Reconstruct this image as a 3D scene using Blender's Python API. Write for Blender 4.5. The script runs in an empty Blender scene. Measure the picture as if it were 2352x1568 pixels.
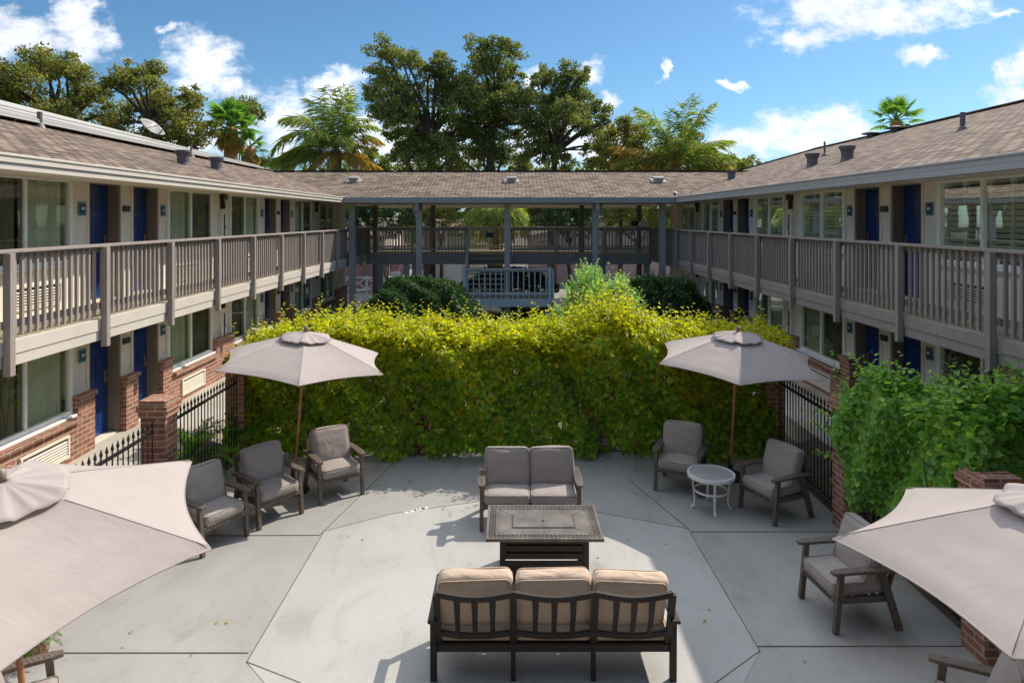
import bpy, bmesh, math, random
import numpy as np
from mathutils import Vector, Matrix
S = bpy.context.scene
C = S.collection
rad = math.radians
random.seed(7); rng = np.random.default_rng(7)
F = 1568.0; H = 4.2

# ------------------------------------------------------------------ camera, sky, sun, exposure
cam_d = bpy.data.cameras.new('camera'); cam = bpy.data.objects.new('camera', cam_d); C.objects.link(cam)
cam.location = (0, 0, H); cam.rotation_euler = (rad(90), 0, 0)
cam_d.sensor_width = 36; cam_d.lens = 24; cam_d.shift_x = 6/2352; cam_d.shift_y = -281/2352
cam_d.clip_start = .05; cam_d.clip_end = 2000
S.camera = cam
SUN = Vector((.82, .64, 1)).normalized()
sun_el = math.asin(SUN.z); sun_az = math.atan2(SUN.x, SUN.y)
sd = bpy.data.lights.new('sun', 'SUN'); sd.energy = 4.4; sd.angle = rad(.55); sd.color = (1, .905, .78)
so = bpy.data.objects.new('sun', sd); C.objects.link(so); so.rotation_euler = (-SUN).to_track_quat('-Z', 'Y').to_euler()
S.view_settings.view_transform = 'Standard'; S.view_settings.look = 'None'
S.view_settings.exposure = 0.26; S.view_settings.gamma = 1; S.view_settings.use_curve_mapping = False
S.cycles.max_bounces = 7; S.cycles.transparent_max_bounces = 24; S.cycles.transmission_bounces = 5
S.cycles.diffuse_bounces = 5; S.cycles.glossy_bounces = 3
S.cycles.use_denoising = True; S.cycles.sample_clamp_indirect = 6

W = bpy.data.worlds.new('World'); S.world = W; W.use_nodes = True
nt = W.node_tree; nt.nodes.clear()
def N(nt, t, **k):
    n = nt.nodes.new(t)
    for a, b in k.items():
        if a == 'ins':
            for i, v in b.items():
                if isinstance(v, bpy.types.NodeSocket): nt.links.new(v, n.inputs[i])
                else: n.inputs[i].default_value = v
        else: setattr(n, a, b)
    return n
def M(nt, op, a, b=None, c=None, clamp=False):
    ins = {0: a}
    if b is not None: ins[1] = b
    if c is not None: ins[2] = c
    return N(nt, 'ShaderNodeMath', operation=op, use_clamp=clamp, ins=ins).outputs[0]
sky = N(nt, 'ShaderNodeTexSky', sky_type='NISHITA', sun_disc=False, sun_elevation=sun_el, sun_rotation=sun_az, air_density=1.0, dust_density=.5, ozone_density=2.2)
tc = N(nt, 'ShaderNodeTexCoord')
sx = N(nt, 'ShaderNodeSeparateXYZ', ins={0: tc.outputs['Generated']})
X_, Y_, Z_ = sx.outputs
ys = M(nt, 'MAXIMUM', Y_, .05)
u0 = M(nt, 'DIVIDE', X_, ys); v0 = M(nt, 'DIVIDE', Z_, ys)
uv = N(nt, 'ShaderNodeCombineXYZ', ins={0: u0, 1: v0, 2: 0.0}).outputs[0]
n1 = N(nt, 'ShaderNodeTexNoise', ins={'Vector': uv, 'Scale': 5.0, 'Detail': 3.0})
sub = N(nt, 'ShaderNodeVectorMath', operation='MULTIPLY_ADD', ins={0: n1.outputs['Color'], 1: (.075, .06, 0), 2: uv})
sp = N(nt, 'ShaderNodeSeparateXYZ', ins={0: sub.outputs[0]})
uu = M(nt, 'SUBTRACT', sp.outputs[0], .037); vv = M(nt, 'SUBTRACT', sp.outputs[1], .03)
clouds = [(55,70,150,55),(180,30,60,60),(215,95,60,70),(455,150,100,62),(540,205,60,30),(650,275,80,75),(780,205,70,40),(850,310,70,60),(1225,190,28,28),
          (1990,30,220,62),(2170,20,110,45),(1850,85,95,30),(2115,135,66,17),(1375,175,30,34),(1408,240,32,26),(1523,178,12,26),(1700,340,90,40),(1820,310,110,55),(1930,285,70,45),(2345,170,40,55),(2320,230,60,30),(395,75,36,12),
          (1675,198,30,10),(2300,45,60,9),(1000,330,160,60),(300,330,400,70),(1300,330,200,60)]
nf = N(nt, 'ShaderNodeTexNoise', ins={'Vector': uv, 'Scale': 22.0, 'Detail': 6.0, 'Roughness': .6})
sf = N(nt, 'ShaderNodeSeparateColor', ins={0: nf.outputs['Color']})
uu = M(nt, 'ADD', uu, M(nt, 'MULTIPLY', M(nt, 'SUBTRACT', sf.outputs[0], .5), .085))
vv = M(nt, 'ADD', vv, M(nt, 'MULTIPLY', M(nt, 'SUBTRACT', sf.outputs[1], .5), .05))
best = None
for (x, y, a, b) in clouds:
    du = M(nt, 'MULTIPLY', M(nt, 'SUBTRACT', uu, (x-1170)/F), F/a)
    dv = M(nt, 'MULTIPLY', M(nt, 'SUBTRACT', vv, (503-y)/F), F/b)
    d = M(nt, 'SUBTRACT', 1.0, M(nt, 'ADD', M(nt, 'MULTIPLY', du, du), M(nt, 'MULTIPLY', dv, dv)))
    best = d if best is None else M(nt, 'MAXIMUM', best, d)
n2 = N(nt, 'ShaderNodeTexNoise', ins={'Vector': uv, 'Scale': 7.0, 'Detail': 10.0, 'Roughness': .58})
n3 = N(nt, 'ShaderNodeTexNoise', ins={'Vector': uv, 'Scale': 3.2, 'Detail': 5.0})
n5 = N(nt, 'ShaderNodeTexNoise', ins={'Vector': N(nt, 'ShaderNodeMapping', ins={0: uv, 3: (1, 1.7, 1)}).outputs[0], 'Scale': 26.0, 'Detail': 9.0, 'Roughness': .62})
dens = M(nt, 'ADD', M(nt, 'MULTIPLY', M(nt, 'MAXIMUM', best, -1.6), .85), M(nt, 'ADD', M(nt, 'MULTIPLY', M(nt, 'SUBTRACT', n2.outputs[0], .47), 2.6), M(nt, 'MULTIPLY', M(nt, 'SUBTRACT', n5.outputs[0], .50), 3.4)))
mr = N(nt, 'ShaderNodeMapRange', interpolation_type='SMOOTHSTEP', ins={0: dens, 1: -.45, 2: 1.2, 3: 0.0, 4: .95})
front = N(nt, 'ShaderNodeMapRange', ins={0: Y_, 1: .05, 2: .12, 3: 0.0, 4: 1.0})
up = N(nt, 'ShaderNodeMapRange', ins={0: Z_, 1: .0, 2: .03, 3: 0.0, 4: 1.0})
cm = M(nt, 'MULTIPLY', M(nt, 'MULTIPLY', mr.outputs[0], front.outputs[0]), up.outputs[0])
skyc = N(nt, 'ShaderNodeMix', data_type='RGBA', blend_type='MULTIPLY', ins={0: 1.0, 6: sky.outputs[0], 7: (.56, .83, .98, 1)})
# unseen bright cloud added overhead to lift the light in shaded areas
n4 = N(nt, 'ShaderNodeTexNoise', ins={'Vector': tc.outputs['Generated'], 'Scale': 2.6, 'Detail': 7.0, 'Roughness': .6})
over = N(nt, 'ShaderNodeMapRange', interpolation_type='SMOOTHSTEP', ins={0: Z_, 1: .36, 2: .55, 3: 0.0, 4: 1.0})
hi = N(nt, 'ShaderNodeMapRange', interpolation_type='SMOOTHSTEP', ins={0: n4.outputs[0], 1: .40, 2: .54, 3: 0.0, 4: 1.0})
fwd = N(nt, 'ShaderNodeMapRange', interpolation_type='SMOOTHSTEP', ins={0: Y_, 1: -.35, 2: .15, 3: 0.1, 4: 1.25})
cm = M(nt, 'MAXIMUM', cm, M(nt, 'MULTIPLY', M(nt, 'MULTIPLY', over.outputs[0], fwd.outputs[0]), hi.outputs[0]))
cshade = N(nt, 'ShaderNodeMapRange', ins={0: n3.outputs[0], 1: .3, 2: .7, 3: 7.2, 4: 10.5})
cs_ = M(nt, 'MULTIPLY', cshade.outputs[0], M(nt, 'ADD', 1.0, M(nt, 'MULTIPLY', over.outputs[0], .75)))  # the added overhead cloud is brightened further for more fill
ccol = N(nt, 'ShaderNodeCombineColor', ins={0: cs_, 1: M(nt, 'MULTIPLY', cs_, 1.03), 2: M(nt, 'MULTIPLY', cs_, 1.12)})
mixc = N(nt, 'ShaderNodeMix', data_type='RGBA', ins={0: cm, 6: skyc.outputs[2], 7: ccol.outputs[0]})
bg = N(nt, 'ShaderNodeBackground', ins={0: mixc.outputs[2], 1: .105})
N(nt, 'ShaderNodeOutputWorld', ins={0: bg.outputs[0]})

# ------------------------------------------------------------------ materials
MATS = {}
def newmat(name):
    m = bpy.data.materials.new(name); m.use_nodes = True
    t = m.node_tree; t.nodes.clear()
    out = N(t, 'ShaderNodeOutputMaterial')
    MATS[name] = m
    return m, t, out
def ramp(t, fac, stops):
    r = N(t, 'ShaderNodeValToRGB', ins={0: fac}); e = r.color_ramp.elements
    while len(e) < len(stops): e.new(.5)
    for i, (p, c) in enumerate(stops):
        e[i].position = p; e[i].color = (*c, 1)
    return r.outputs[0]
def basic(name, col, rough=.6, var=.12, scale=6, bump=.0, bscale=60, metal=0, spec=.5, coat=0, detail=5, stretch=None):
    m, t, out = newmat(name)
    tcn = N(t, 'ShaderNodeTexCoord'); v = tcn.outputs['Object']
    if stretch: v = N(t, 'ShaderNodeMapping', ins={0: v, 3: stretch}).outputs[0]
    n = N(t, 'ShaderNodeTexNoise', ins={'Vector': v, 'Scale': scale, 'Detail': detail, 'Roughness': .6})
    lo = tuple(c*(1-var) for c in col); hi = tuple(min(1, c*(1+var)) for c in col)
    c = ramp(t, n.outputs[0], [(.3, lo), (.7, hi)])
    b = N(t, 'ShaderNodeBsdfPrincipled', ins={'Base Color': c, 'Roughness': rough, 'Metallic': metal, 'Specular IOR Level': spec})
    if bump:
        nb = N(t, 'ShaderNodeTexNoise', ins={'Vector': v, 'Scale': bscale, 'Detail': 3.0})
        bp = N(t, 'ShaderNodeBump', ins={'Strength': bump, 'Distance': .01, 'Height': nb.outputs[0]})
        t.links.new(bp.outputs[0], b.inputs['Normal'])
    t.links.new(b.outputs[0], out.inputs[0])
    return m
basic('siding', (.74, .68, .57), .7, .06, 2, .2, 40)
basic('cream', (.74, .68, .56), .65, .05, 2)
basic('jamb', (.20, .165, .125), .6, .08, 3)
basic('frame_white', (.86, .86, .83), .45, .04, 4)
basic('rail_paint', (.31, .268, .24), .6, .10, 9, .25, 70, stretch=(1, 1, .3))
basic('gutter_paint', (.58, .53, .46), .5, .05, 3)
basic('sky_lit_paint', (.62, .67, .67), .55, .08, 5)  # landing and stair rail paint lightened, sky light put into its colour
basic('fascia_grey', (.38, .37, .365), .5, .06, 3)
basic('deck_board', (.50, .43, .31), .8, .2, 14, .4, 60)
basic('dark_room', (.035, .032, .028), .9, .2, 2)
basic('navy', (.010, .036, .150), .22, .12, 2)
basic('brass', (.45, .33, .16), .35, .1, 10, metal=.8)
basic('dark_metal', (.03, .026, .024), .45, .2, 12)
basic('iron', (.018, .016, .018), .4, .2, 20)
basic('bronze', (.022, .015, .011), .62, .2, 8)
basic('white_metal', (.80, .80, .78), .35, .03, 8)
basic('vent_metal', (.12, .105, .11), .5, .15, 12)
basic('cap_metal', (.36, .34, .30), .38, .05, 2, metal=.2)
basic('dish_grey', (.25, .24, .23), .5, .06, 5)
basic('teal_plate', (.03, .20, .24), .5, .1, 5)
basic('blue_plate', (.01, .035, .12), .5, .1, 5)
basic('black_plastic', (.02, .02, .022), .5, .2, 10)
basic('asphalt', (.23, .215, .20), .9, .12, 4, .4, 80)
basic('soil', (.12, .095, .07), .95, .3, 5, .6, 40)
basic('curb', (.5, .48, .44), .8, .1, 6)
basic('pink_stucco', (.60, .44, .42), .85, .15, 1.2, .3, 50)
basic('tan_stucco', (.58, .50, .42), .85, .12, 1.5, .3, 50)
basic('bark', (.085, .062, .045), .95, .35, 6, .9, 22, stretch=(1, 1, .3))
basic('palm_bark', (.20, .13, .075), .95, .35, 9, .9, 30)
basic('orange_bark', (.38, .17, .06), .9, .35, 9, .9, 30)
basic('stem', (.10, .085, .03), .9, .3, 10)
basic('pole_wood', (.40, .165, .07), .35, .18, 10, .1, 60, stretch=(1, 1, .08))
basic('finial_wood', (.26, .22, .16), .5, .15, 12)
basic('chair_wood', (.125, .100, .078), .55, .35, 22, .6, 90, stretch=(1, 1, .5))
basic('table_metal', (.135, .118, .102), .5, .4, 4.5, .2, 60, metal=.15)
basic('joint', (.15, .14, .12), .95, .2, 10)
basic('stencil_white', (.75, .74, .70), .8, .06, 30)

def mat_concrete(name, base, dirt):
    m, t, out = newmat(name)
    g = N(t, 'ShaderNodeNewGeometry'); v = g.outputs['Position']
    a = N(t, 'ShaderNodeTexNoise', ins={'Vector': v, 'Scale': .55, 'Detail': 8.0, 'Roughness': .62, 'Distortion': .8})
    b = N(t, 'ShaderNodeTexNoise', ins={'Vector': v, 'Scale': 45.0, 'Detail': 4.0})
    s = N(t, 'ShaderNodeTexNoise', ins={'Vector': N(t, 'ShaderNodeMapping', ins={0: v, 3: (1, .45, 1)}).outputs[0], 'Scale': 1.8, 'Detail': 6.0, 'Distortion': 1.6})
    c1 = ramp(t, a.outputs[0], [(.28, dirt), (.5, tuple(x*.97 for x in base)), (.72, tuple(x*1.05 for x in base))])
    c2 = ramp(t, s.outputs[0], [(.30, (.80, .78, .72)), (.42, (.95, .95, .94)), (.6, (1, 1, 1))])
    mx = N(t, 'ShaderNodeMix', data_type='RGBA', blend_type='MULTIPLY', ins={0: .8, 6: c1, 7: c2})
    sp_ = N(t, 'ShaderNodeTexNoise', ins={'Vector': v, 'Scale': 7.0, 'Detail': 8.0, 'Roughness': .7})
    cs = ramp(t, sp_.outputs[0], [(.30, (.72, .70, .66)), (.40, (1, 1, 1)), (.62, (1, 1, 1)), (.72, (.86, .84, .80))])
    mx = N(t, 'ShaderNodeMix', data_type='RGBA', blend_type='MULTIPLY', ins={0: .8, 6: mx.outputs[2], 7: cs})
    vo = N(t, 'ShaderNodeTexVoronoi', feature='DISTANCE_TO_EDGE', ins={'Vector': N(t, 'ShaderNodeVectorMath', operation='MULTIPLY_ADD', ins={0: s.outputs['Color'], 1: (.9, .9, 0), 2: v}).outputs[0], 'Scale': .33})
    ck = ramp(t, vo.outputs[0], [(.0, (.62, .60, .56)), (.0035, (1, 1, 1))])
    mx = N(t, 'ShaderNodeMix', data_type='RGBA', blend_type='MULTIPLY', ins={0: .22, 6: mx.outputs[2], 7: ck})
    c3 = ramp(t, b.outputs[0], [(.3, (.88, .88, .88)), (.7, (1.0, 1.0, 1.0))])
    mx2 = N(t, 'ShaderNodeMix', data_type='RGBA', blend_type='MULTIPLY', ins={0: 1.0, 6: mx.outputs[2], 7: c3})
    bp = N(t, 'ShaderNodeBump', ins={'Strength': .25, 'Distance': .005, 'Height': b.outputs[0]})
    p = N(t, 'ShaderNodeBsdfPrincipled', ins={'Base Color': mx2.outputs[2], 'Roughness': .62, 'Normal': bp.outputs[0]})
    t.links.new(p.outputs[0], out.inputs[0])
mat_concrete('concrete', (.37, .368, .35), (.32, .31, .28))
mat_concrete('concrete_light', (.435, .435, .415), (.375, .37, .345))
mat_concrete('walk_concrete', (.56, .53, .46), (.44, .41, .35))

def mat_brick(name, c1, c2, mortar, bw, rh, ms, rough=.85, bumps=.6, offset=.5, squash=1.0, var=.0):
    m, t, out = newmat(name)
    uvn = N(t, 'ShaderNodeUVMap'); 
    n = N(t, 'ShaderNodeTexNoise', ins={'Vector': uvn.outputs[0], 'Scale': 3.0, 'Detail': 6.0})
    nb = N(t, 'ShaderNodeTexNoise', ins={'Vector': uvn.outputs[0], 'Scale': 90.0, 'Detail': 3.0})
    b = N(t, 'ShaderNodeTexBrick', offset=offset, ins={'Vector': uvn.outputs[0], 'Color1': (*c1, 1), 'Color2': (*c2, 1), 'Mortar': (*mortar, 1), 'Scale': 1.0, 'Mortar Size': ms, 'Mortar Smooth': .2, 'Bias': .0, 'Brick Width': bw, 'Row Height': rh})
    vr = ramp(t, n.outputs[0], [(.3, (.78, .78, .78)), (.7, (1.1, 1.1, 1.1))])
    mx = N(t, 'ShaderNodeMix', data_type='RGBA', blend_type='MULTIPLY', ins={0: 1.0, 6: b.outputs[0], 7: vr})
    hgt = M(t, 'ADD', M(t, 'MULTIPLY', b.outputs[1], -1.0), M(t, 'MULTIPLY', nb.outputs[0], .35))
    bp = N(t, 'ShaderNodeBump', ins={'Strength': bumps, 'Distance': .012, 'Height': hgt})
    p = N(t, 'ShaderNodeBsdfPrincipled', ins={'Base Color': mx.outputs[2], 'Roughness': rough, 'Normal': bp.outputs[0]})
    t.links.new(p.outputs[0], out.inputs[0])
mat_brick('brick', (.36, .155, .095), (.22, .085, .055), (.46, .36, .28), .23, .082, .010)
mat_brick('shingle', (.37, .27, .195), (.12, .08, .055), (.03, .022, .016), .30, .14, .020, .95, 1.6)

def mat_fabric(name, col, tcol=None, tr=0.0, wr=.3, sc=260):
    m, t, out = newmat(name)
    v = N(t, 'ShaderNodeTexCoord').outputs['Object']
    a = N(t, 'ShaderNodeTexNoise', ins={'Vector': v, 'Scale': 5.0, 'Detail': 6.0})
    w = N(t, 'ShaderNodeTexNoise', ins={'Vector': N(t, 'ShaderNodeMapping', ins={0: v, 3: (1, 2.2, 1.3)}).outputs[0], 'Scale': 5.5, 'Detail': 2.0, 'Distortion': .5})
    b = N(t, 'ShaderNodeTexNoise', ins={'Vector': v, 'Scale': float(sc), 'Detail': 2.0})
    c = ramp(t, a.outputs[0], [(.3, tuple(x*.95 for x in col)), (.7, tuple(x*1.03 for x in col))])
    h = M(t, 'ADD', M(t, 'MULTIPLY', w.outputs[0], wr*6), M(t, 'MULTIPLY', b.outputs[0], .22))
    bp = N(t, 'ShaderNodeBump', ins={'Strength': .45, 'Distance': .012, 'Height': h})
    p = N(t, 'ShaderNodeBsdfPrincipled', ins={'Base Color': c, 'Roughness': .9, 'Normal': bp.outputs[0], 'Specular IOR Level': .25, 'Sheen Weight': .12})
    sh = p.outputs[0]
    if tr:
        ts = N(t, 'ShaderNodeBsdfTranslucent', ins={0: (*tcol, 1)})
        sh = N(t, 'ShaderNodeMixShader', ins={0: tr, 1: sh, 2: ts.outputs[0]}).outputs[0]
    t.links.new(sh, out.inputs[0])
mat_fabric('canopy', (.49, .43, .402), (.60, .50, .42), .20, .12)
mat_fabric('cushion', (.33, .29, .262), None, 0, .5)
mat_fabric('cushion_tan', (.58, .445, .33), None, 0, .7)
mat_fabric('curtain_cloth', (.84, .84, .70), (.5, .5, .45), .2, .1)
mat_fabric('tarp', (.50, .30, .28), None, 0, .5)

def mat_leaf(name, cols, tcol, tr=.45, rough=.5):
    """cols: list of base colours picked at random leaf by leaf."""
    m, t, out = newmat(name)
    g = N(t, 'ShaderNodeNewGeometry')
    r = N(t, 'ShaderNodeValToRGB', ins={0: g.outputs['Random Per Island']}); e = r.color_ramp.elements
    n = len(cols)
    while len(e) < n: e.new(.5)
    for i, c in enumerate(cols):
        e[i].position = i/(n-1); e[i].color = (*c, 1)
    p = N(t, 'ShaderNodeBsdfPrincipled', ins={'Base Color': r.outputs[0], 'Roughness': rough, 'Specular IOR Level': .4})
    tcn = N(t, 'ShaderNodeMix', data_type='RGBA', blend_type='MULTIPLY', ins={0: 1.0, 6: r.outputs[0], 7: (*tcol, 1)})
    ts = N(t, 'ShaderNodeBsdfTranslucent', ins={0: tcn.outputs[2]})
    sh = N(t, 'ShaderNodeMixShader', ins={0: tr, 1: p.outputs[0], 2: ts.outputs[0]})
    t.links.new(sh.outputs[0], out.inputs[0])
G1, G2, G3 = (.030, .062, .012), (.055, .10, .018), (.10, .15, .022)
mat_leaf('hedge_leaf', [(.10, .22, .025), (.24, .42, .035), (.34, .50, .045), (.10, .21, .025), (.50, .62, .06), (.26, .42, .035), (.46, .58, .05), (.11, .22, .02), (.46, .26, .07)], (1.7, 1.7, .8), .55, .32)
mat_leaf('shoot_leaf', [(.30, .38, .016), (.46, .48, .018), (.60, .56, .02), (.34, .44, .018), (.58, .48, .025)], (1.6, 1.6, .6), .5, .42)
mat_leaf('vine_leaf', [(.08, .22, .04), (.15, .34, .05), (.26, .46, .06), (.12, .28, .06), (.38, .54, .07)], (2.0, 2.0, 1.2), .4, .4)
mat_leaf('oak_leaf', [(.085, .12, .036), (.13, .17, .045), (.20, .24, .065), (.28, .30, .085), (.10, .14, .045), (.22, .20, .055)], (1.8, 1.8, 1.1), .35, .7)
mat_leaf('oak_leaf_warm', [(.085, .125, .03), (.14, .175, .038), (.22, .25, .05), (.30, .31, .06), (.13, .16, .038), (.34, .24, .05)], (1.8, 1.7, 1.0), .35, .7)
mat_leaf('dark_leaf', [(.02, .055, .018), (.035, .08, .024), (.055, .11, .03), (.03, .07, .024)], (2., 2.2, 1.4), .3)
mat_leaf('sage_leaf', [(.20, .38, .09), (.32, .50, .15), (.44, .60, .22), (.24, .44, .11)], (1.8, 1.9, 1.4), .4)
mat_leaf('palm_leaf', [(.10, .19, .05), (.17, .26, .06), (.32, .34, .07), (.14, .23, .06)], (2.2, 2.2, 1.3), .4)
mat_leaf('palm_dry', [(.34, .28, .06), (.46, .33, .08), (.26, .24, .055), (.52, .32, .06)], (2.0, 1.7, 1.0), .4)
mat_leaf('fan_leaf', [(.07, .19, .03), (.12, .26, .04), (.18, .32, .05), (.08, .19, .04)], (2.2, 2.2, 1.3), .35)
mat_leaf('grass_blade', [(.05, .11, .02), (.09, .16, .03), (.13, .17, .03)], (2., 2., 1.), .3)

def mat_glass(name, tint, gl=.2):
    m, t, out = newmat(name)
    n = N(t, 'ShaderNodeTexNoise', ins={'Vector': N(t, 'ShaderNodeTexCoord').outputs['Object'], 'Scale': 1.3, 'Detail': 1.0})
    bp = N(t, 'ShaderNodeBump', ins={'Strength': .05, 'Distance': .05, 'Height': n.outputs[0]})
    tr = N(t, 'ShaderNodeBsdfTransparent', ins={0: (*tint, 1)})
    g = N(t, 'ShaderNodeBsdfGlossy', ins={'Color': (.9, .95, .9, 1), 'Roughness': .015, 'Normal': bp.outputs[0]})
    fr = N(t, 'ShaderNodeFresnel', ins={'IOR': 1.6, 'Normal': bp.outputs[0]})
    fac = M(t, 'ADD', M(t, 'MULTIPLY', fr.outputs[0], .55), gl, clamp=True)
    mx = N(t, 'ShaderNodeMixShader', ins={0: fac, 1: tr.outputs[0], 2: g.outputs[0]})
    t.links.new(mx.outputs[0], out.inputs[0])
mat_glass('glass', (.88, .94, .80), .02)
mat_glass('screen_glass', (.48, .47, .38), .03)
basic('table_glass', (.42, .42, .41), .25, .05, 6)

# ------------------------------------------------------------------ mesh builder
def xf(loc=(0, 0, 0), rz=0, rx=0, ry=0):
    return Matrix.Translation(loc) @ Matrix.Rotation(rz, 4, 'Z') @ Matrix.Rotation(ry, 4, 'Y') @ Matrix.Rotation(rx, 4, 'X')
class MB:
    def __init__(s): s.v = []; s.f = []; s.sm = False
    def add(s, vs, fs):
        o = len(s.v); s.v += [tuple(v) for v in vs]; s.f += [tuple(o+i for i in f) for f in fs]; return s
    def quad(s, *p): return s.add(p, [tuple(range(len(p)))])
    def box(s, x0, x1, y0, y1, z0, z1, m=None):
        if x0 > x1: x0, x1 = x1, x0
        if y0 > y1: y0, y1 = y1, y0
        vs = [Vector(p) for p in ((x0,y0,z0),(x1,y0,z0),(x1,y1,z0),(x0,y1,z0),(x0,y0,z1),(x1,y0,z1),(x1,y1,z1),(x0,y1,z1))]
        if m is not None: vs = [m @ v for v in vs]
        return s.add(vs, [(0,3,2,1),(4,5,6,7),(0,1,5,4),(1,2,6,5),(2,3,7,6),(3,0,4,7)])
    def cbox(s, c, d, m=None): return s.box(c[0]-d[0]/2, c[0]+d[0]/2, c[1]-d[1]/2, c[1]+d[1]/2, c[2]-d[2]/2, c[2]+d[2]/2, m)
    def beam(s, p, q, w, h, up=(0, 0, 1), w2=None, h2=None):
        p = Vector(p); q = Vector(q); d = (q-p).normalized(); u = Vector(up)
        r = d.cross(u)
        if r.length < 1e-4: r = d.cross(Vector((0, 1, 0)))
        r.normalize(); u = r.cross(d)
        w2 = w if w2 is None else w2; h2 = h if h2 is None else h2
        vs = [p-r*w/2-u*h/2, p+r*w/2-u*h/2, p+r*w/2+u*h/2, p-r*w/2+u*h/2, q-r*w2/2-u*h2/2, q+r*w2/2-u*h2/2, q+r*w2/2+u*h2/2, q-r*w2/2+u*h2/2]
        return s.add(vs, [(0,3,2,1),(4,5,6,7),(0,1,5,4),(1,2,6,5),(2,3,7,6),(3,0,4,7)])
    def tube(s, pts, rs, n=8, cap=True):
        pts = [Vector(p) for p in pts]
        if not isinstance(rs, (list, tuple)): rs = [rs]*len(pts)
        o = len(s.v); a = None
        for i, p in enumerate(pts):
            d = (pts[min(i+1, len(pts)-1)]-pts[max(i-1, 0)]).normalized()
            if a is None: a = d.orthogonal().normalized()
            else: a = (a-d*a.dot(d)).normalized()
            b = d.cross(a)
            s.v += [tuple(p+(a*math.cos(t)+b*math.sin(t))*rs[i]) for t in [2*math.pi*k/n for k in range(n)]]
        for i in range(len(pts)-1):
            for k in range(n):
                s.f.append((o+i*n+k, o+i*n+(k+1) % n, o+(i+1)*n+(k+1) % n, o+(i+1)*n+k))
        if cap:
            s.f.append(tuple(o+k for k in reversed(range(n)))); s.f.append(tuple(o+(len(pts)-1)*n+k for k in range(n)))
        return s
    def lathe(s, prof, n=20, m=None, close=False):
        o = len(s.v)
        for (r, z) in prof:
            for k in range(n):
                v = Vector((r*math.cos(2*math.pi*k/n), r*math.sin(2*math.pi*k/n), z)); s.v.append(tuple(m @ v if m is not None else v))
        for i in range(len(prof)-1):
            for k in range(n): s.f.append((o+i*n+k, o+i*n+(k+1) % n, o+(i+1)*n+(k+1) % n, o+(i+1)*n+k))
        if close: s.f.append(tuple(o+k for k in reversed(range(n)))); s.f.append(tuple(o+(len(prof)-1)*n+k for k in range(n)))
        return s
    def ring(s, r, z, w, h, n=32, m=None):
        return s.lathe([(r-w/2, z-h/2), (r+w/2, z-h/2), (r+w/2, z+h/2), (r-w/2, z+h/2), (r-w/2, z-h/2)], n, m)
    def build(s, name, mat, parent=None, smooth=False, bevel=0, loc=None, uv=False):
        me = bpy.data.meshes.new(name); me.from_pydata(s.v, [], s.f); me.update()
        if uv: box_uv(me)
        me.materials.append(MATS[mat])
        if smooth: me.polygons.foreach_set('use_smooth', [True]*len(me.polygons))
        o = bpy.data.objects.new(name, me); C.objects.link(o)
        if parent: o.parent = parent
        if loc: o.location = loc
        if bevel:
            b = o.modifiers.new('b', 'BEVEL'); b.width = bevel; b.segments = 2; b.limit_method = 'ANGLE'; b.angle_limit = rad(40)
        return o
def box_uv(me):
    uvl = me.uv_layers.new(name='UVMap')
    for p in me.polygons:
        n = p.normal
        if abs(n.z) > .985: ud = Vector((1, 0, 0)); vd = Vector((0, 1, 0))
        else: ud = Vector((0, 0, 1)).cross(n).normalized(); vd = n.cross(ud)
        if ud.x + ud.y*1.01 < 0: ud = -ud
        for li in p.loop_indices:
            co = me.vertices[me.loops[li].vertex_index].co
            uvl.data[li].uv = (co.dot(ud), co.dot(vd))
def tag(o, label=None, cat=None, group=None, kind=None):
    if label: o['label'] = label
    if cat: o['category'] = cat
    if group: o['group'] = group
    if kind: o['kind'] = kind
    return o
def empty(name, loc=(0, 0, 0), rz=0, label=None, cat=None, group=None):
    o = bpy.data.objects.new(name, None); C.objects.link(o); o.location = loc; o.rotation_euler = (0, 0, rz); o.empty_display_size = .1
    return tag(o, label, cat, group)
def kids(o): return [c for c in bpy.data.objects if c.parent == o]
def copy_tree(o, parent=None):
    c = o.copy(); C.objects.link(c)
    if parent: c.parent = parent
    for ch in kids(o): copy_tree(ch, c)
    return c
def np_mesh(name, V, Fq, mat, parent=None, smooth=False):
    """V (n,3) float, Fq (m,k) int: fast mesh of equal polygons."""
    me = bpy.data.meshes.new(name); k = Fq.shape[1]
    me.vertices.add(len(V)); me.vertices.foreach_set('co', V.astype(np.float32).ravel())
    me.loops.add(Fq.size); me.loops.foreach_set('vertex_index', Fq.astype(np.int32).ravel())
    me.polygons.add(len(Fq)); me.polygons.foreach_set('loop_start', np.arange(0, Fq.size, k, dtype=np.int32))
    me.polygons.foreach_set('loop_total', np.full(len(Fq), k, dtype=np.int32))
    me.update(calc_edges=True); me.materials.append(MATS[mat])
    o = bpy.data.objects.new(name, me); C.objects.link(o)
    if parent: o.parent = parent
    return o
def unit(a): return a/np.maximum(np.linalg.norm(a, axis=1, keepdims=True), 1e-9)
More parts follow.
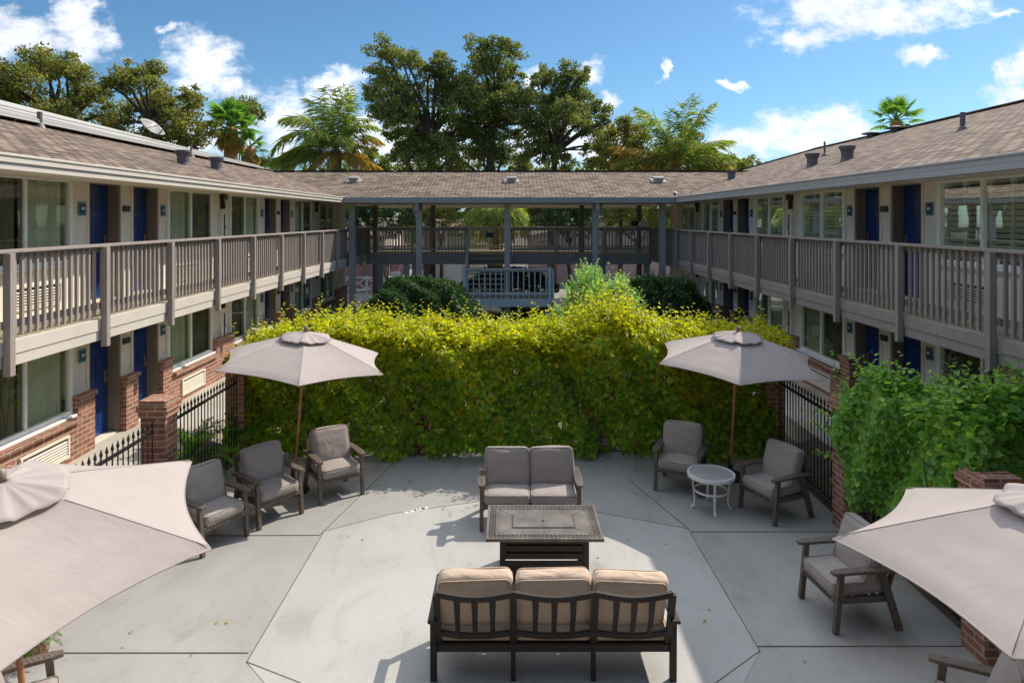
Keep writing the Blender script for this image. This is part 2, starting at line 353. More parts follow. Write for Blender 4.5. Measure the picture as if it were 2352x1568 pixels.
def leaf_arrays(P, D, Nn, L, Wd, fold=.18, curl=.12, ovate=False):
    """One folded leaf per row: P base, D direction, Nn upward normal hint."""
    D = unit(D); Sd = unit(np.cross(D, Nn)); U = np.cross(Sd, D)
    L = L[:, None]; Wd = Wd[:, None]
    if ovate:
        a = P+D*L*.24; m = P+D*L*.62-U*L*curl*.3
        V = np.stack([P, a+Sd*Wd*.85+U*Wd*fold, m+Sd*Wd*.92+U*Wd*fold, P+D*L-U*L*curl, m-Sd*Wd*.92+U*Wd*fold, a-Sd*Wd*.85+U*Wd*fold], 1).reshape(-1, 3)
        b = (np.arange(len(P))*6)[:, None]
        return V, np.concatenate([b+np.array([[0, 1, 2, 3]]), b+np.array([[0, 3, 4, 5]])], 0)
    m = P+D*L*.42
    V = np.stack([P, m+Sd*Wd+U*Wd*fold*2, P+D*L-U*L*curl, m-Sd*Wd+U*Wd*fold*2], 1).reshape(-1, 3)
    n = len(P); b = (np.arange(n)*4)[:, None]
    Fq = np.concatenate([b+np.array([[0, 1, 2]]), b+np.array([[0, 2, 3]])], 0)
    return V, Fq
def leaves(name, P, D, Nn, L, Wd, mat, parent=None, fold=.18, curl=.12):
    V, Fq = leaf_arrays(P, D, Nn, L, Wd, fold, curl, mat in ('hedge_leaf', 'shoot_leaf', 'vine_leaf', 'dark_leaf'))
    return np_mesh(name, V, Fq, mat, parent)
def G(x, y, z=0.0):
    """World point seen at pixel (x, y) of the 2352-wide photograph at height z (used for measuring only)."""
    k = y-503; h = H-z
    return Vector(((x-1170)/k*h, F*h/k, z))

# ------------------------------------------------------------------ ground
def sheet(name, pts, z, mat):
    o = MB().quad(*[(x, y, z) for x, y in pts]).build(name, mat); return tag(o, kind='structure')
sheet('ground', [(-400, -60), (400, -60), (400, 700), (-400, 700)], -.02, 'soil')
sheet('patio', [(-4.72, -3), (4.62, -3), (4.62, 12.35), (-4.72, 12.35)], 0, 'concrete')
def joint(name, pts):
    mb = MB()
    for p, q in zip(pts[:-1], pts[1:]): mb.beam((*p, .003), (*q, .003), .010, .009)
    return tag(mb.build(name, 'joint'), kind='structure')
g2 = lambda x, y: tuple(G(x, y))[:2]
joint('patio_joint', [g2(690, 1568), g2(567, 1520), g2(745, 1220), g2(900, 1180), g2(1110, 1150), g2(1376, 1177), g2(1580, 1214), g2(1745, 1495), g2(1600, 1600)])
joint('patio_joint', [g2(1442, 1100), g2(1580, 1213)]); joint('patio_joint', [g2(1587, 1221), (4.6, g2(1587, 1221)[1])])
joint('patio_joint', [g2(1740, 1484), (4.6, g2(1740, 1484)[1])]); joint('patio_joint', [(-4.7, g2(605, 1230)[1]), g2(733, 1229)])
joint('patio_joint', [(-4.7, g2(145, 1499)[1]), g2(570, 1499)])
joint('patio_joint', [g2(735, 1228), (-1.9, 12.2)])
# stencilled marks crossing the joint by the loveseat
ctr = [g2(567, 1520), g2(745, 1220), g2(900, 1180), g2(1110, 1150), g2(1376, 1177), g2(1580, 1214), g2(1745, 1495), (1.45, 5.2), (-1.3, 5.2)]
sheet('patio_slab', ctr[::-1], .004, 'concrete_light')
a_, b_ = Vector(G(930, 1178)), Vector(G(984, 1167)); dd = (b_-a_)
mk = empty('ground_marking', a_, math.atan2(dd.y, dd.x), 'short white stencilled strip with dark worn strokes on the patio joint', 'ground marking')
L_ = dd.length
MB().box(0, L_, -.02, .045, .004, .006).build('stencil_strip', 'stencil_white', mk)
mb = MB()
for t, w in ((.16, .012), (.42, .022), (.58, .012), (.72, .05)): mb.box(L_*t, L_*t+w, -.012, .036, .0065, .0085)
mb.build('dark_strokes', 'black_plastic', mk)
for s in (-1, 1):
    tag(MB().box(s*5.45, s*7.12, -1, 30.2, -.05, .34).build('walkway', 'walk_concrete'), kind='structure')
    tag(MB().add([(s*4.72, -1, .02), (s*5.45, -1, .30), (s*5.45, 12.2, .30), (s*4.72, 12.2, .02)], [(0, 1, 2, 3)]).build('planting_bed', 'soil'), kind='structure')
sheet('garden_bed', [(-5.34, 12.35), (5.34, 12.35), (5.34, 31), (-5.34, 31)], .01, 'soil')
sheet('garden_path', [(-1.9, 23.6), (-5.3, 23.6), (-5.3, 30.9), (-1.9, 30.9)], .02, 'walk_concrete')
sheet('road', [(-60, 31.2), (60, 31.2), (60, 62), (-60, 62)], 0, 'asphalt')

# ------------------------------------------------------------------ motel wings
ZE = H+.76; PITCH = .31
def roofz(d): return ZE+PITCH*d            # d = distance in from the eave
proto = {}
def window(wing, s, y0, y1, z0, z1, near_curtain, shutters):
    """White slider window: frame part with panes, sill and curtain or shutters as sub-parts."""
    x = s*7.1; ym = (y0+y1)/2; t = .065
    mb = MB()
    mb.box(x-s*.03, x+s*.06, y0, y1, z1-t, z1); mb.box(x-s*.03, x+s*.06, y0, y1, z0, z0+t)
    mb.box(x-s*.03, x+s*.06, y0, y0+t, z0+t, z1-t); mb.box(x-s*.03, x+s*.06, y1-t, y1, z0+t, z1-t)
    mb.box(x-s*.02, x+s*.05, ym-.03, ym+.03, z0+t, z1-t)
    fr = mb.build('window', 'frame_white', wing, bevel=.004)
    MB().box(x-s*.11, x-s*.03, y0-.05, y1+.05, z0-.035, z0).build('sill', 'frame_white', fr, bevel=.004)
    for i, (a, b) in enumerate(((y0+t, ym-.03), (ym+.03, y1-t))):
        lit = (i == 0) == near_curtain
        MB().quad((x+s*.015, a, z0+t), (x+s*.015, b, z0+t), (x+s*.015, b, z1-t), (x+s*.015, a, z1-t)).build('pane', 'glass' if lit or shutters else 'screen_glass', fr)
        if shutters:
            sh = MB(); n = int((z1-z0-.2)/.085)
            for k in range(n):
                zc = z0+.13+k*.085; m = Matrix.Translation((x+s*.09, 0, zc)) @ Matrix.Rotation(s*rad(52), 4, 'Y')
                sh.box(-.038, .038, a+.06, (a+b)/2-.03, -.005, .005, m); sh.box(-.038, .038, (a+b)/2+.03, b-.06, -.005, .005, m)
            for yy in (a+.03, (a+b)/2, b-.03): sh.box(x+s*.065, x+s*.12, yy-.03, yy+.03, z0+.05, z1-.05)
            sh.build('shutter', 'frame_white', fr)
        else:
            vs = []; n = 46
            for k in range(n+1):
                yy = a+(b-a)*k/n; xx = x+s*(.12+.028*math.sin(k*1.15)+.012*math.sin(k*2.7+y0))
                vs += [(xx, yy, z0+.01), (xx, yy, z1-.03)]
            MB().add(vs, [(2*k, 2*k+2, 2*k+3, 2*k+1) for k in range(n)]).build('curtain', 'curtain_cloth', fr, smooth=True)
    return fr
def door(wing, s, y0, y1, zf, kick=False):
    """Navy six-panel door set back in a brown reveal."""
    x = s*7.29; z1 = zf+2.08; j = .05
    mb = MB().box(x, x+s*.04, y0+j, y1-j, zf+.02, z1-j)
    w = (y1-y0-2*j)
    for (u0, u1) in ((.13, .44), (.56, .87)):
        for (h0, h1) in ((.14, .78), (.92, 1.42), (1.56, 1.88)):
            a, b = y0+j+w*u0, y0+j+w*u1
            mb.box(x-s*.006, x, a, b, zf+h0, zf+h0+.03); mb.box(x-s*.006, x, a, b, zf+h1-.03, zf+h1)
            mb.box(x-s*.006, x, a, a+.03, zf+h0+.03, zf+h1-.03); mb.box(x-s*.006, x, b-.03, b, zf+h0+.03, zf+h1-.03)
            mb.box(x-s*.008, x, a+.06, b-.06, zf+h0+.06, zf+h1-.06)
    d = mb.build('door', 'navy', wing, bevel=.003)
    mb = MB().box(s*7.09, x+s*.04, y0, y0+j, zf, z1).box(s*7.09, x+s*.04, y1-j, y1, zf, z1).box(s*7.09, x+s*.04, y0+j, y1-j, z1-j, z1)
    mb.build('door_frame', 'jamb', d, bevel=.003)
    MB().box(s*7.12, x+s*.03, y0+j, y1-j, zf-.02, zf+.02).build('threshold', 'cream', d)
    hy = y1-j-.09
    MB().box(x-s*.012, x, hy-.035, hy+.035, zf+.92, zf+1.14).tube([(x-s*.012, hy, zf+.99), (x-s*.06, hy, zf+.99)], .012).tube([(x-s*.06, hy, zf+.99), (x-s*.065, hy-.12, zf+.99)], .011).build('door_handle', 'brass', d, smooth=False)
    MB().lathe([(0, 0), (.012, 0), (.010, .01), (0, .01)], 10, Matrix.Translation((x, (y0+y1)/2, zf+1.5)) @ Matrix.Rotation(-s*rad(90), 4, 'Y')).build('peephole', 'brass', d)
    return d
def ac_grille(wing, s, y0, y1, z0, z1):
    x = s*6.98 if z0 < 2 else s*7.1
    mb = MB().box(x-s*.04, x, y0, y0+.035, z0, z1).box(x-s*.04, x, y1-.035, y1, z0, z1).box(x-s*.04, x, y0+.035, y1-.035, z1-.03, z1).box(x-s*.04, x, y0+.035, y1-.035, z0, z0+.03)
    n = int((z1-z0-.06)/.042)
    for k in range(n):
        zc = z0+.05+k*.042; m = Matrix.Translation((x-s*.022, 0, zc)) @ Matrix.Rotation(-s*rad(32), 4, 'Y')
        mb.box(-.017, .017, y0+.035, y1-.035, -.003, .003, m)
    g = mb.build('ac_grille', 'cream', wing)
    MB().box(x-s*.004, x-s*.001, y0+.03, y1-.03, z0+.02, z1-.02).build('grille_backing', 'black_plastic', g)
def plate(wing, s, y, z, dark=False):
    x = s*7.075
    if dark:
        return MB().box(x-s*.03, x, y-.11, y+.11, z-.055, z+.055).build('bell_plate', 'dark_metal', wing, bevel=.005)
    p = MB().box(x-s*.012, x, y-.085, y+.085, z-.11, z+.11).build('number_plate', 'teal_plate', wing, bevel=.003)
    MB().box(x-s*.017, x-s*.012, y-.06, y+.06, z-.075, z+.075).build('number_field', 'blue_plate', p)
    MB().box(x-s*.019, x-s*.017, y-.03, y-.008, z-.02, z+.03).box(x-s*.019, x-s*.017, y+.006, y+.03, z-.02, z+.03).build('number_digit', 'frame_white', p)

def rail_run(parent, p0, p1, zf, posts=None, solid=(), drop=.40, name='balcony_railing', out=(0, 0), spacing=.138, h=1.07, paint='rail_paint'):
    """Railing along p0-p1: handrail part with posts and baluster panels below it."""
    a = Vector((*p0, 0)); b = Vector((*p1, 0)); L = (b-a).length; d = (b-a)/L; o = Vector((*out, 0))
    top = MB().beam(a+Vector((0, 0, zf+h-.02)), b+Vector((0, 0, zf+h-.02)), .135, .04)
    top.beam(a+Vector((0, 0, zf+h-.08))-o*.075, b+Vector((0, 0, zf+h-.08))-o*.075, .035, .08)
    r = top.build(name, paint, parent, bevel=.005)
    posts = posts if posts is not None else [0, L]
    for t in posts:
        c = a+d*t+o*.075
        m = MB(); m.cbox((0, 0, zf+(h-.04-drop)/2), (.09, .09, h-.04+drop), Matrix.Translation((c.x, c.y, 0)) @ Matrix.Rotation(math.atan2(d.y, d.x), 4, 'Z'))
        pp = m.build('post', paint, r, bevel=.006)
        if drop > .3:
            bm = MB(); ang = math.atan2(o.y, o.x)
            for zz in (.10, .28):
                bm.lathe([(0, 0), (.013, 0), (.011, .008), (0, .008)], 8, Matrix.Translation((c.x+o.x*.045, c.y+o.y*.045, zf-drop+zz)) @ Matrix.Rotation(ang, 4, 'Z') @ Matrix.Rotation(rad(90), 4, 'Y'))
            bm.build('bolt', 'dark_metal', pp) if False else None
    ts = sorted(posts)
    if ts[0] > .3: ts = [0]+ts
    if ts[-1] < L-.3: ts = ts+[L]
    for i, (t0, t1) in enumerate(zip(ts[:-1], ts[1:])):
        mb = MB()
        if i in solid or (i-len(ts)+1) in solid:
            mb.beam(a+d*(t0+.04)+Vector((0, 0, zf+h/2-.03)), a+d*(t1-.04)+Vector((0, 0, zf+h/2-.03)), .02, h-.12)
            mb.build('solid_panel', paint, r); continue
        n = max(2, round((t1-t0)/spacing))
        for k in range(n):
            c = a+d*(t0+.03+(t1-t0-.06)*(k+.5)/n)-o*.035
            mb.cbox((0, 0, zf+(h-.04)/2+.015), (.038, .038, h-.07), Matrix.Translation((c.x, c.y, 0)) @ Matrix.Rotation(math.atan2(d.y, d.x), 4, 'Z'))
        e0 = a+d*(t0+.02)-o*.076; e1 = a+d*(t1-.02)-o*.076
        mb.beam(e0+Vector((0, 0, zf+.17)), e1+Vector((0, 0, zf+.17)), .04, .09)
        mb.build('baluster_panel', paint, r)
    return r

def wing(s, label, wins, doors, cab, plates, bells, posts, shutters, ac_off):
    w = empty('motel_wing', (s*9, 1, 0), 0, label, 'motel building')
    # children are placed in world coordinates
    w.location = (0, 0, 0)
    Y0, Y1 = -.2, 29.4
    K_ = 7.1/7.5
    wins = [(a*K_, b*K_) for a, b in wins]; doors = [(a*K_, b*K_) for a, b in doors]; plates = [p*K_ for p in plates]; bells = [p*K_ for p in bells]
    sid = MB()
    for zf, zc in ((2.77, 5.0), (.34, 2.47)):
        ops = sorted([(a, b, 'w') for a, b in wins]+[(a, b, 'd') for a, b in doors])
        y = Y0; low = zf < 1
        for a, b, k in ops+[(Y1, Y1, 'e')]:
            zb = 1.33 if low else zf
            if a-y > .01:
                sid.box(s*7.1, s*7.32, y, a, zb-.05, zc)
                if low: MB().box(s*6.98, s*7.32, y, a, 0, 1.26).box(s*6.94, s*7.1, y-.015, a+.015, 1.26, 1.33).build('brick_wainscot', 'brick', w, uv=True)
                n = max(1, round((a-y)/.36))
                for q in range(n+1):
                    yy = y+.03+(a-y-.06)*q/n
                    if abs(a-y) > .25: sid.box(s*7.075, s*7.1, yy-.025, yy+.025, zb+.0, zc)
                if low: sid.box(s*7.07, s*7.1, y+.06, a-.06, zb+.001, zb+.06)
            if k == 'w':
                sid.box(s*7.1, s*7.3, a, b, zf+2.08, zc)
                if low:
                    MB().box(s*6.98, s*7.32, a+.001, b-.001, 0, zf+.60).box(s*6.9, s*7.32, a+.001, b-.001, zf+.60, zf+.672).build('brick_wainscot', 'brick', w, uv=True)
                else: sid.box(s*7.1, s*7.3, a, b, zf, zf+.70)
            if k == 'd': sid.box(s*7.1, s*7.3, a, b, zf+2.08, zc)
            y = b
    sid.build('wall', 'siding', w)
    # dark rooms, outer wall, end wall
    MB().box(s*9.4, s*9.5, Y0, Y1, .1, 2.46).box(s*9.4, s*9.5, Y0, Y1, 2.8, 5.0).box(s*7.33, s*9.4, Y1-.12, Y1-.05, .34, 2.46).box(s*7.33, s*9.4, Y1-.12, Y1-.05, 2.8, 5.0).build('room_partition', 'dark_room', w)
    XO = 13.1 if s < 0 else 19.5
    MB().box(s*7.1, s*XO, Y1, Y1+.12, 0, 5.0).box(s*(XO-.15), s*XO, Y0, Y1, 0, 5.0).box(s*7.1, s*XO, Y0-.12, Y0, 0, 5.0).build('outer_wall', 'siding', w)
    for a, b in wins:
        for zf in (.34, 2.77):
            window(w, s, a, b, zf+.71, zf+2.08, ac_off == 0 if a in [q[0] for q in wins[::2]] else ac_off != 0, shutters and zf > 2)
            if zf < 1 or True:
                ga = (b-1.35) if (wins.index((a, b)) % 2 == 1) else (a+.35)
                ac_grille(w, s, ga, ga+1.08, zf+.10, zf+.45)
    for a, b in doors:
        for zf in (.34, 2.77): door(w, s, a, b, zf)
    for y in plates:
        for zf in (.34, 2.77): plate(w, s, y, zf+1.6)
    for y in bells:
        for zf in (.34, 2.77): plate(w, s, y, zf+1.62, True)
    # balcony: deck with fascia, railing, floor
    MB().box(s*5.93, s*7.1, Y0, 28.42, 2.56, 2.77).build('balcony_floor', 'deck_board', w)
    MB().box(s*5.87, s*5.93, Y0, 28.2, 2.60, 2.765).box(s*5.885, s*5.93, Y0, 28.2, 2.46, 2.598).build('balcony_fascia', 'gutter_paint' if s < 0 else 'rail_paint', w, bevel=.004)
    MB().box(s*5.95, s*7.1, Y0, 28.3, 2.475, 2.555).build('balcony_underside', 'cream', w)
    L0 = Y0; ends = 28.3
    rail_run(w, (s*5.90, L0), (s*5.90, ends), 2.77, [p-L0 for p in posts], solid=(-1, -2), out=(-s, 0))
    # roof with gutter and soffit
    if s < 0:
        rx, hy = 9.8, 27.9
        top = MB().quad((-5.85, Y0, roofz(-.05)), (-5.85, 24, roofz(-.05)), (-rx, hy, roofz(3.9)), (-rx, Y0, roofz(3.9)))
        top.quad((-rx, Y0, roofz(3.9)), (-rx, hy, roofz(3.9)), (-13.7, 31.8, ZE), (-13.7, Y0, ZE))
    else:
        top = MB().quad((5.85, Y0, roofz(-.05)), (13, Y0, roofz(7.1)), (13, 29, roofz(7.1)), (9.5, 32.5, roofz(3.6)), (5.9, 32.5, ZE), (5.9, 31.6, ZE), (9.7, 27.8, roofz(3.8)), (5.9, 24, ZE))
        top.quad((13, Y0, roofz(7.1)), (20.1, Y0, ZE), (20.1, 32.5, ZE), (16.5, 32.5, roofz(3.6)), (13, 29, roofz(7.1))).quad((9.5, 32.5, roofz(3.6)), (13, 29, roofz(7.1)), (16.5, 32.5, roofz(3.6)))
        top.quad((5.9, 32.5, ZE), (9.5, 32.5, roofz(3.6)), (16.5, 32.5, roofz(3.6)), (20.1, 32.5, ZE))
    roof = top.build('roof', 'shingle', w, uv=True)
    cap = MB(); X = s*5.9
    if s < 0: cap.beam((-rx, Y0, roofz(3.9)+.02), (-rx, hy, roofz(3.9)+.02), .28, .03)
    else:
        cap.beam((13, Y0, roofz(7.1)+.02), (13, 29, roofz(7.1)+.02), .28, .03); cap.beam((13, 29, roofz(7.1)+.02), (9.5, 32.5, roofz(3.6)+.02), .28, .03)
        cap.beam((5.95, 24.05, ZE+.02), (9.7, 27.8, roofz(3.8)+.02), .07, .03)
    cap.build('ridge_cap', 'shingle', roof, uv=True)
    sof = MB().box(s*5.96, s*7.35, Y0, 31.5, 4.815, 4.83); sof.build('soffit', 'cream', w)
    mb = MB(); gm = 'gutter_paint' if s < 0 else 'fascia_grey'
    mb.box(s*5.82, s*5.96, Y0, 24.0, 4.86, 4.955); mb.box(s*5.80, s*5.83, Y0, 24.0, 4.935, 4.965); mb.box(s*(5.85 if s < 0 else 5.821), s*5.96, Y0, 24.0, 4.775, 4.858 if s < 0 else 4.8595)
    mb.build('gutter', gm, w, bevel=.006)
    return w, roof

wl, roof_l = wing(-1, 'two-storey motel wing with sunlit balcony railing and pale metal capping along its ridge',
    [(3.55-2.8+.2, 3.0), (6.15, 8.3), (9.45, 11.68), (14.96, 17.19), (18.29, 20.4), (23.7, 25.8), (26.9, 29.1)][1:],
    [(3.45, 4.45), (4.85, 5.85), (12.15, 13.14), (13.57, 14.55), (20.85, 21.9), (22.3, 23.3)], None,
    [6.0, 11.94, 14.72, 20.63, 23.45], [4.65, 13.3, 22.05], [7.95-1.9*3, 7.95-3.8, 6.05]+[7.95+1.9*k for k in range(9)]+[25.0, 26.8, 28.3], False, 0)
wr, roof_r = wing(1, 'two-storey motel wing in shade with plantation shutters upstairs and roof vents on its hipped roof',
    [(6.8, 9.05), (9.7, 11.93), (15.25, 17.58), (18.6, 20.87), (24.35, 26.6), (27.5, 29.8)],
    [(3.6, 4.6), (5.0, 6.0), (12.39, 13.39), (13.79, 14.8), (21.3, 22.4), (22.8, 23.9)], None,
    [6.3, 12.15, 15.0, 21.1, 24.1], [4.8, 13.6, 22.6], [8.26-1.945*3, 8.26-1.945*2, 8.26-1.945]+[8.26+1.945*k for k in range(9)]+[25.9, 28.3], True, 1)

# metal capping on stub legs along the sunlit wing's ridge
mb = MB()
def capx(y, k): return y
ya, yb = 4.0, 25.9
mb.add([(-9.3, ya, H+1.90), (-9.3, yb, H+1.90), (-9.32, ya, H+2.0), (-9.32, yb, H+1.96), (-9.75, ya, H+2.42), (-9.75, yb, H+2.08), (-10.5, ya, H+2.44), (-10.5, yb, H+2.10), (-10.5, ya, H+1.94), (-10.5, yb, H+1.94)],
       [(0, 1, 3, 2), (2, 3, 5, 4), (4, 5, 7, 6), (6, 7, 9, 8), (8, 9, 1, 0), (0, 2, 4, 6, 8), (1, 9, 7, 5, 3)])
mb.beam((-9.50, ya, H+2.19), (-9.50, yb, H+2.03), .03, .02)
capo = mb.build('metal_capping', 'cap_metal', roof_l)
lg = MB()
for k in range(9): lg.box(-9.42, -9.36, 6+k*2.3, 6.06+k*2.3, H+1.7, H+1.91)
lg.box(-10.4, -9.8, ya, yb, H+1.5, H+1.93); lg.build('capping_support', 'dark_metal', capo)

# roof vents and pipes (sub-parts of each roof)
def onroof(s, x, y):
    k = 503-y; t = (x-1170)/F*s
    Yd = (.76-PITCH*5.9)/(k/F-PITCH*t); return Vector((s*t*Yd, Yd, H+.76+PITCH*(t*Yd-5.9)))
def flared(s, x, y, roof):
    p = onroof(s, x, y); m = Matrix.Translation(p-Vector((0, 0, .08)))
    MB().lathe([(.17, 0), (.135, .12), (.135, .26), (.175, .35), (.185, .35), (.185, .40), (0, .42)], 18, m).box(p.x-.25, p.x+.25, p.y-.25, p.y+.25, 0, .004, None if False else None).build('roof_vent', 'vent_metal', roof, smooth=False) if False else \
    MB().lathe([(.17, 0), (.135, .12), (.135, .26), (.175, .35), (.185, .35), (.185, .40), (0, .42)], 18, m).build('roof_vent', 'vent_metal', roof)
def pipe(s, x, y, roof, h=.32, r=.045):
    p = onroof(s, x, y); m = Matrix.Translation(p-Vector((0, 0, .06)))
    MB().lathe([(.13, 0), (.07, .12), (r, .14), (r, h), (0, h)], 14, m).build('vent_pipe', 'vent_metal', roof)
flared(-1, 421, 378, roof_l); flared(-1, 497, 390, roof_l); pipe(-1, 91, 292, roof_l, .36, .05); pipe(-1, 439, 360, roof_l, .42, .03)
flared(1, 1866, 381, roof_r); flared(1, 1946, 367, roof_r); flared(1, 1680, 412, roof_r); pipe(1, 2211, 298, roof_r, .42, .05); pipe(1, 1894, 358, roof_r, .5, .03)
for (yy, ) in ((24.9,), (23.4,)):
    p = Vector((12.6, yy-1.1, roofz(6.7)))
    MB().lathe([(.12, 0), (.12, .1), (.30, .12), (.30, .15), (.1, .2), (0, .2)], 14, Matrix.Translation(p)).build('ridge_vent', 'vent_metal', roof_r)

# wall lamps and extinguisher cabinets beside the windows
def lamp(s, y, zf, label):
    e = empty('wall_lamp', (s*7.075, y, zf+1.93), 0, label, 'wall lamp', 'dark lamps on the motel walls')
    MB().box(0, -s*.10, -.11, .11, -.03, .13).box(0, -s*.03, -.06, .06, -.25, -.03).build('lamp_housing', 'dark_metal', e, bevel=.006)
    MB().box(-s*.032, -s*.075, -.04, .04, -.25, -.05).build('lamp_glass', 'dark_metal', e, bevel=.006)
def cabinet(s, y, zf, label):
    e = empty('extinguisher_cabinet', (s*7.075, y, zf+1.25), 0, label, 'cabinet', 'white extinguisher cabinets on the motel walls')
    MB().box(0, -s*.06, -.15, .15, -.42, .42).build('cabinet_box', 'cream', e, bevel=.006)
    MB().box(-s*.061, -s*.068, -.03, .03, -.30, .30).build('slot_window', 'black_plastic', e)
    MB().box(-s*.0605, -s*.066, .07, .10, -.06, .02).build('latch', 'vent_metal', e)
sides = {-1: 'sunlit wing', 1: 'shaded wing'}
for s, ys in ((-1, (17.75, 26.35)), (1, (18.1, 27.05))):
    for i, y in enumerate(ys):
        y = y*7.1/7.5
        for zf in (.34, 2.77):
            fl = 'upstairs' if zf > 1 else 'downstairs'
            wh = 'in the middle' if i == 0 else 'near the covered walkway'
            lamp(s, y, zf, f'dark box lamp {fl} on the {sides[s]}, {wh}')
            if i == 0: cabinet(s, y+.0, zf, f'white cabinet with dark slot {fl} on the {sides[s]}, under a dark lamp')

# the wing the photograph was taken from: its balcony, wall and eave stand behind the camera
fw = empty('motel_wing', (0, 0, 0), 0, 'motel wing behind the viewpoint, its balcony closing the courtyard', 'motel building')
MB().box(-5.8, 5.8, -2.3, -.35, 2.5, 2.77).build('balcony_floor', 'deck_board', fw)
MB().box(-7.0, 7.0, -2.45, -2.3, 0, 4.9).build('wall', 'siding', fw)
for x0 in (-5.2, -2.6, 1.4, 4.0): MB().box(x0, x0+.9, -2.3, -2.26, 2.78, 4.85).build('door', 'navy', fw, bevel=.004)
MB().quad((-6, -.3, ZE), (6, -.3, ZE), (13, -7.3, roofz(7)), (-13, -7.3, roofz(7))).build('roof', 'shingle', fw, uv=True)
MB().box(-5.8, 5.8, -2.3, -.4, 4.8, 4.82).build('soffit', 'cream', fw); MB().box(-5.8, 5.8, -.4, -.3, 4.8, 4.95).build('gutter', 'fascia_grey', fw)

# ------------------------------------------------------------------ covered walkway building across the far end
bk = empty('covered_walkway', (0, 0, 0), 0, 'open covered walkway joining both motel wings, shingled roof over grey posts and stairs', 'walkway building')
zr = roofz(3.8)
top = MB().quad((-5.9, 24, ZE), (5.9, 24, ZE), (9.7, 27.8, zr), (-9.75, 27.8, zr)).quad((9.7, 27.8, zr), (5.9, 31.6, ZE), (-13.6, 31.6, ZE), (-9.75, 27.8, zr))
brf = top.build('roof', 'shingle', bk, uv=True)
cp = MB()
for k in range(48):
    x0 = -9.6+k*.402; cp.beam((x0, 27.8, zr+.03), (x0+.42, 27.8, zr+.015), .26, .022)
cp.build('ridge_cap', 'shingle', brf, uv=True)
for x in (813, 1175, 1512):
    xx = (x-1170)*26.2/F; zz = roofz(2.2)
    m = Matrix.Translation((xx, 26.2, zz)) 
    MB().box(-.16, .16, -.16, .16, -.08, .10, m).box(-.20, .20, -.22, .20, .10, .17, m @ Matrix.Rotation(rad(10), 4, 'X')).box(-.28, .28, -.26, .30, -.02, .0, Matrix.Translation((xx, 26.2, zz+.03)) @ Matrix.Rotation(math.atan(PITCH), 4, 'X')).build('roof_vent', 'vent_metal' if False else 'cap_metal', brf, bevel=.006)
mb = MB().box(-5.96, 5.96, 23.88, 24.02, 4.86, 4.955).box(-5.93, 5.93, 23.90, 24.02, 4.775, 4.858).box(-5.96, 5.96, 23.86, 23.89, 4.935, 4.965)
mb.build('gutter', 'fascia_grey', bk, bevel=.006)
MB().box(-6, 6, 24.03, 31.5, 4.79, 4.81).build('soffit', 'cream', bk)
jm = MB()
for k in range(6): jm.box(-5.9+k*2.36-.01, -5.9+k*2.36+.01, 24.1, 31.4, 4.775, 4.789)
jm.box(-6.0, 6.0, 31.45, 31.6, 4.70, 4.95)
jm.build('soffit_batten', 'cream', bk)
fx = [(809, 0), (963, 1), (1165, 0), (1367, 2), (1521, 0)]
for x, br in fx:
    xx = (x-1170)*24.8/F
    MB().box(xx-.105, xx+.105, 24.7, 24.9, 0, 4.79).build('post', 'fascia_grey', bk, bevel=.008)
    if br:
        sg = -1 if br == 1 else 1
        b = MB().box(xx-.06, xx+.06, 24.04, 24.69, 4.52, 4.775)
        b.add([(xx-.105+(.0 if sg > 0 else -.13), 24.69, 4.0+.55), (xx+.105+(.13 if sg > 0 else .0), 24.69, 4.55), (xx+.105+(.13 if sg > 0 else 0), 24.69, 4.775), (xx-.105+(0 if sg > 0 else -.13), 24.69, 4.775), (xx-.105, 24.69, 4.2), (xx+.105, 24.69, 4.2)], [(0, 1, 2, 3), (4, 5, 1, 0)])
        b.build('bracket', 'fascia_grey', bk)
for x in (862, 995, 1336, 1468):
    xx = (x-1170)*29.6/F
    MB().box(xx-.10, xx+.10, 29.5, 29.7, 0, 4.79).build('post', 'jamb', bk, bevel=.008)
for xx in (-5.55, -3.95, 3.9, 5.75):
    MB().box(xx-.12, xx+.12, 28.5, 28.72, 0, 2.4).build('post', 'fascia_grey', bk, bevel=.008)
for xx, yy in ((-5.3, 28.0), (-4.1, 27.2)):
    MB().box(xx-.21, xx+.21, yy-.2, yy+.2, 0, 1.15).box(xx-.23, xx+.23, yy-.22, yy+.22, 1.15, 1.2).build('post_pedestal', 'jamb', bk, bevel=.01)
    MB().box(xx-.11, xx+.11, yy-.1, yy+.1, 1.2, 2.4).build('post', 'fascia_grey', bk, bevel=.01)
MB().box(-7.0, 7.0, 28.43, 31.3, 2.60, 2.775).build('deck', 'deck_board', bk)
MB().box(-5.9, 5.9, 28.36, 28.42, 2.56, 2.765).box(-5.9, 5.9, 28.38, 28.42, 2.32, 2.557).build('deck_fascia', 'fascia_grey', bk, bevel=.004)
MB().box(-7.08, 7.08, 31.3, 31.38, 2.34, 2.76).build('deck_fascia', 'rail_paint', bk)
rail_run(bk, (-5.95, 28.4), (-1.72, 28.4), 2.77, [.05, 1.95, 4.19], name='deck_railing', paint='fascia_grey', out=(0, -1), drop=.45)
rail_run(bk, (-.05, 28.4), (5.95, 28.4), 2.77, [.04, 2.0, 4.0, 5.9], name='deck_railing', paint='fascia_grey', out=(0, -1), drop=.45)
rail_run(bk, (-7.0, 31.25), (7.0, 31.25), 2.77, [.1+k*1.97 for k in range(8)], name='deck_railing', paint='fascia_grey', out=(0, 1), drop=.2)
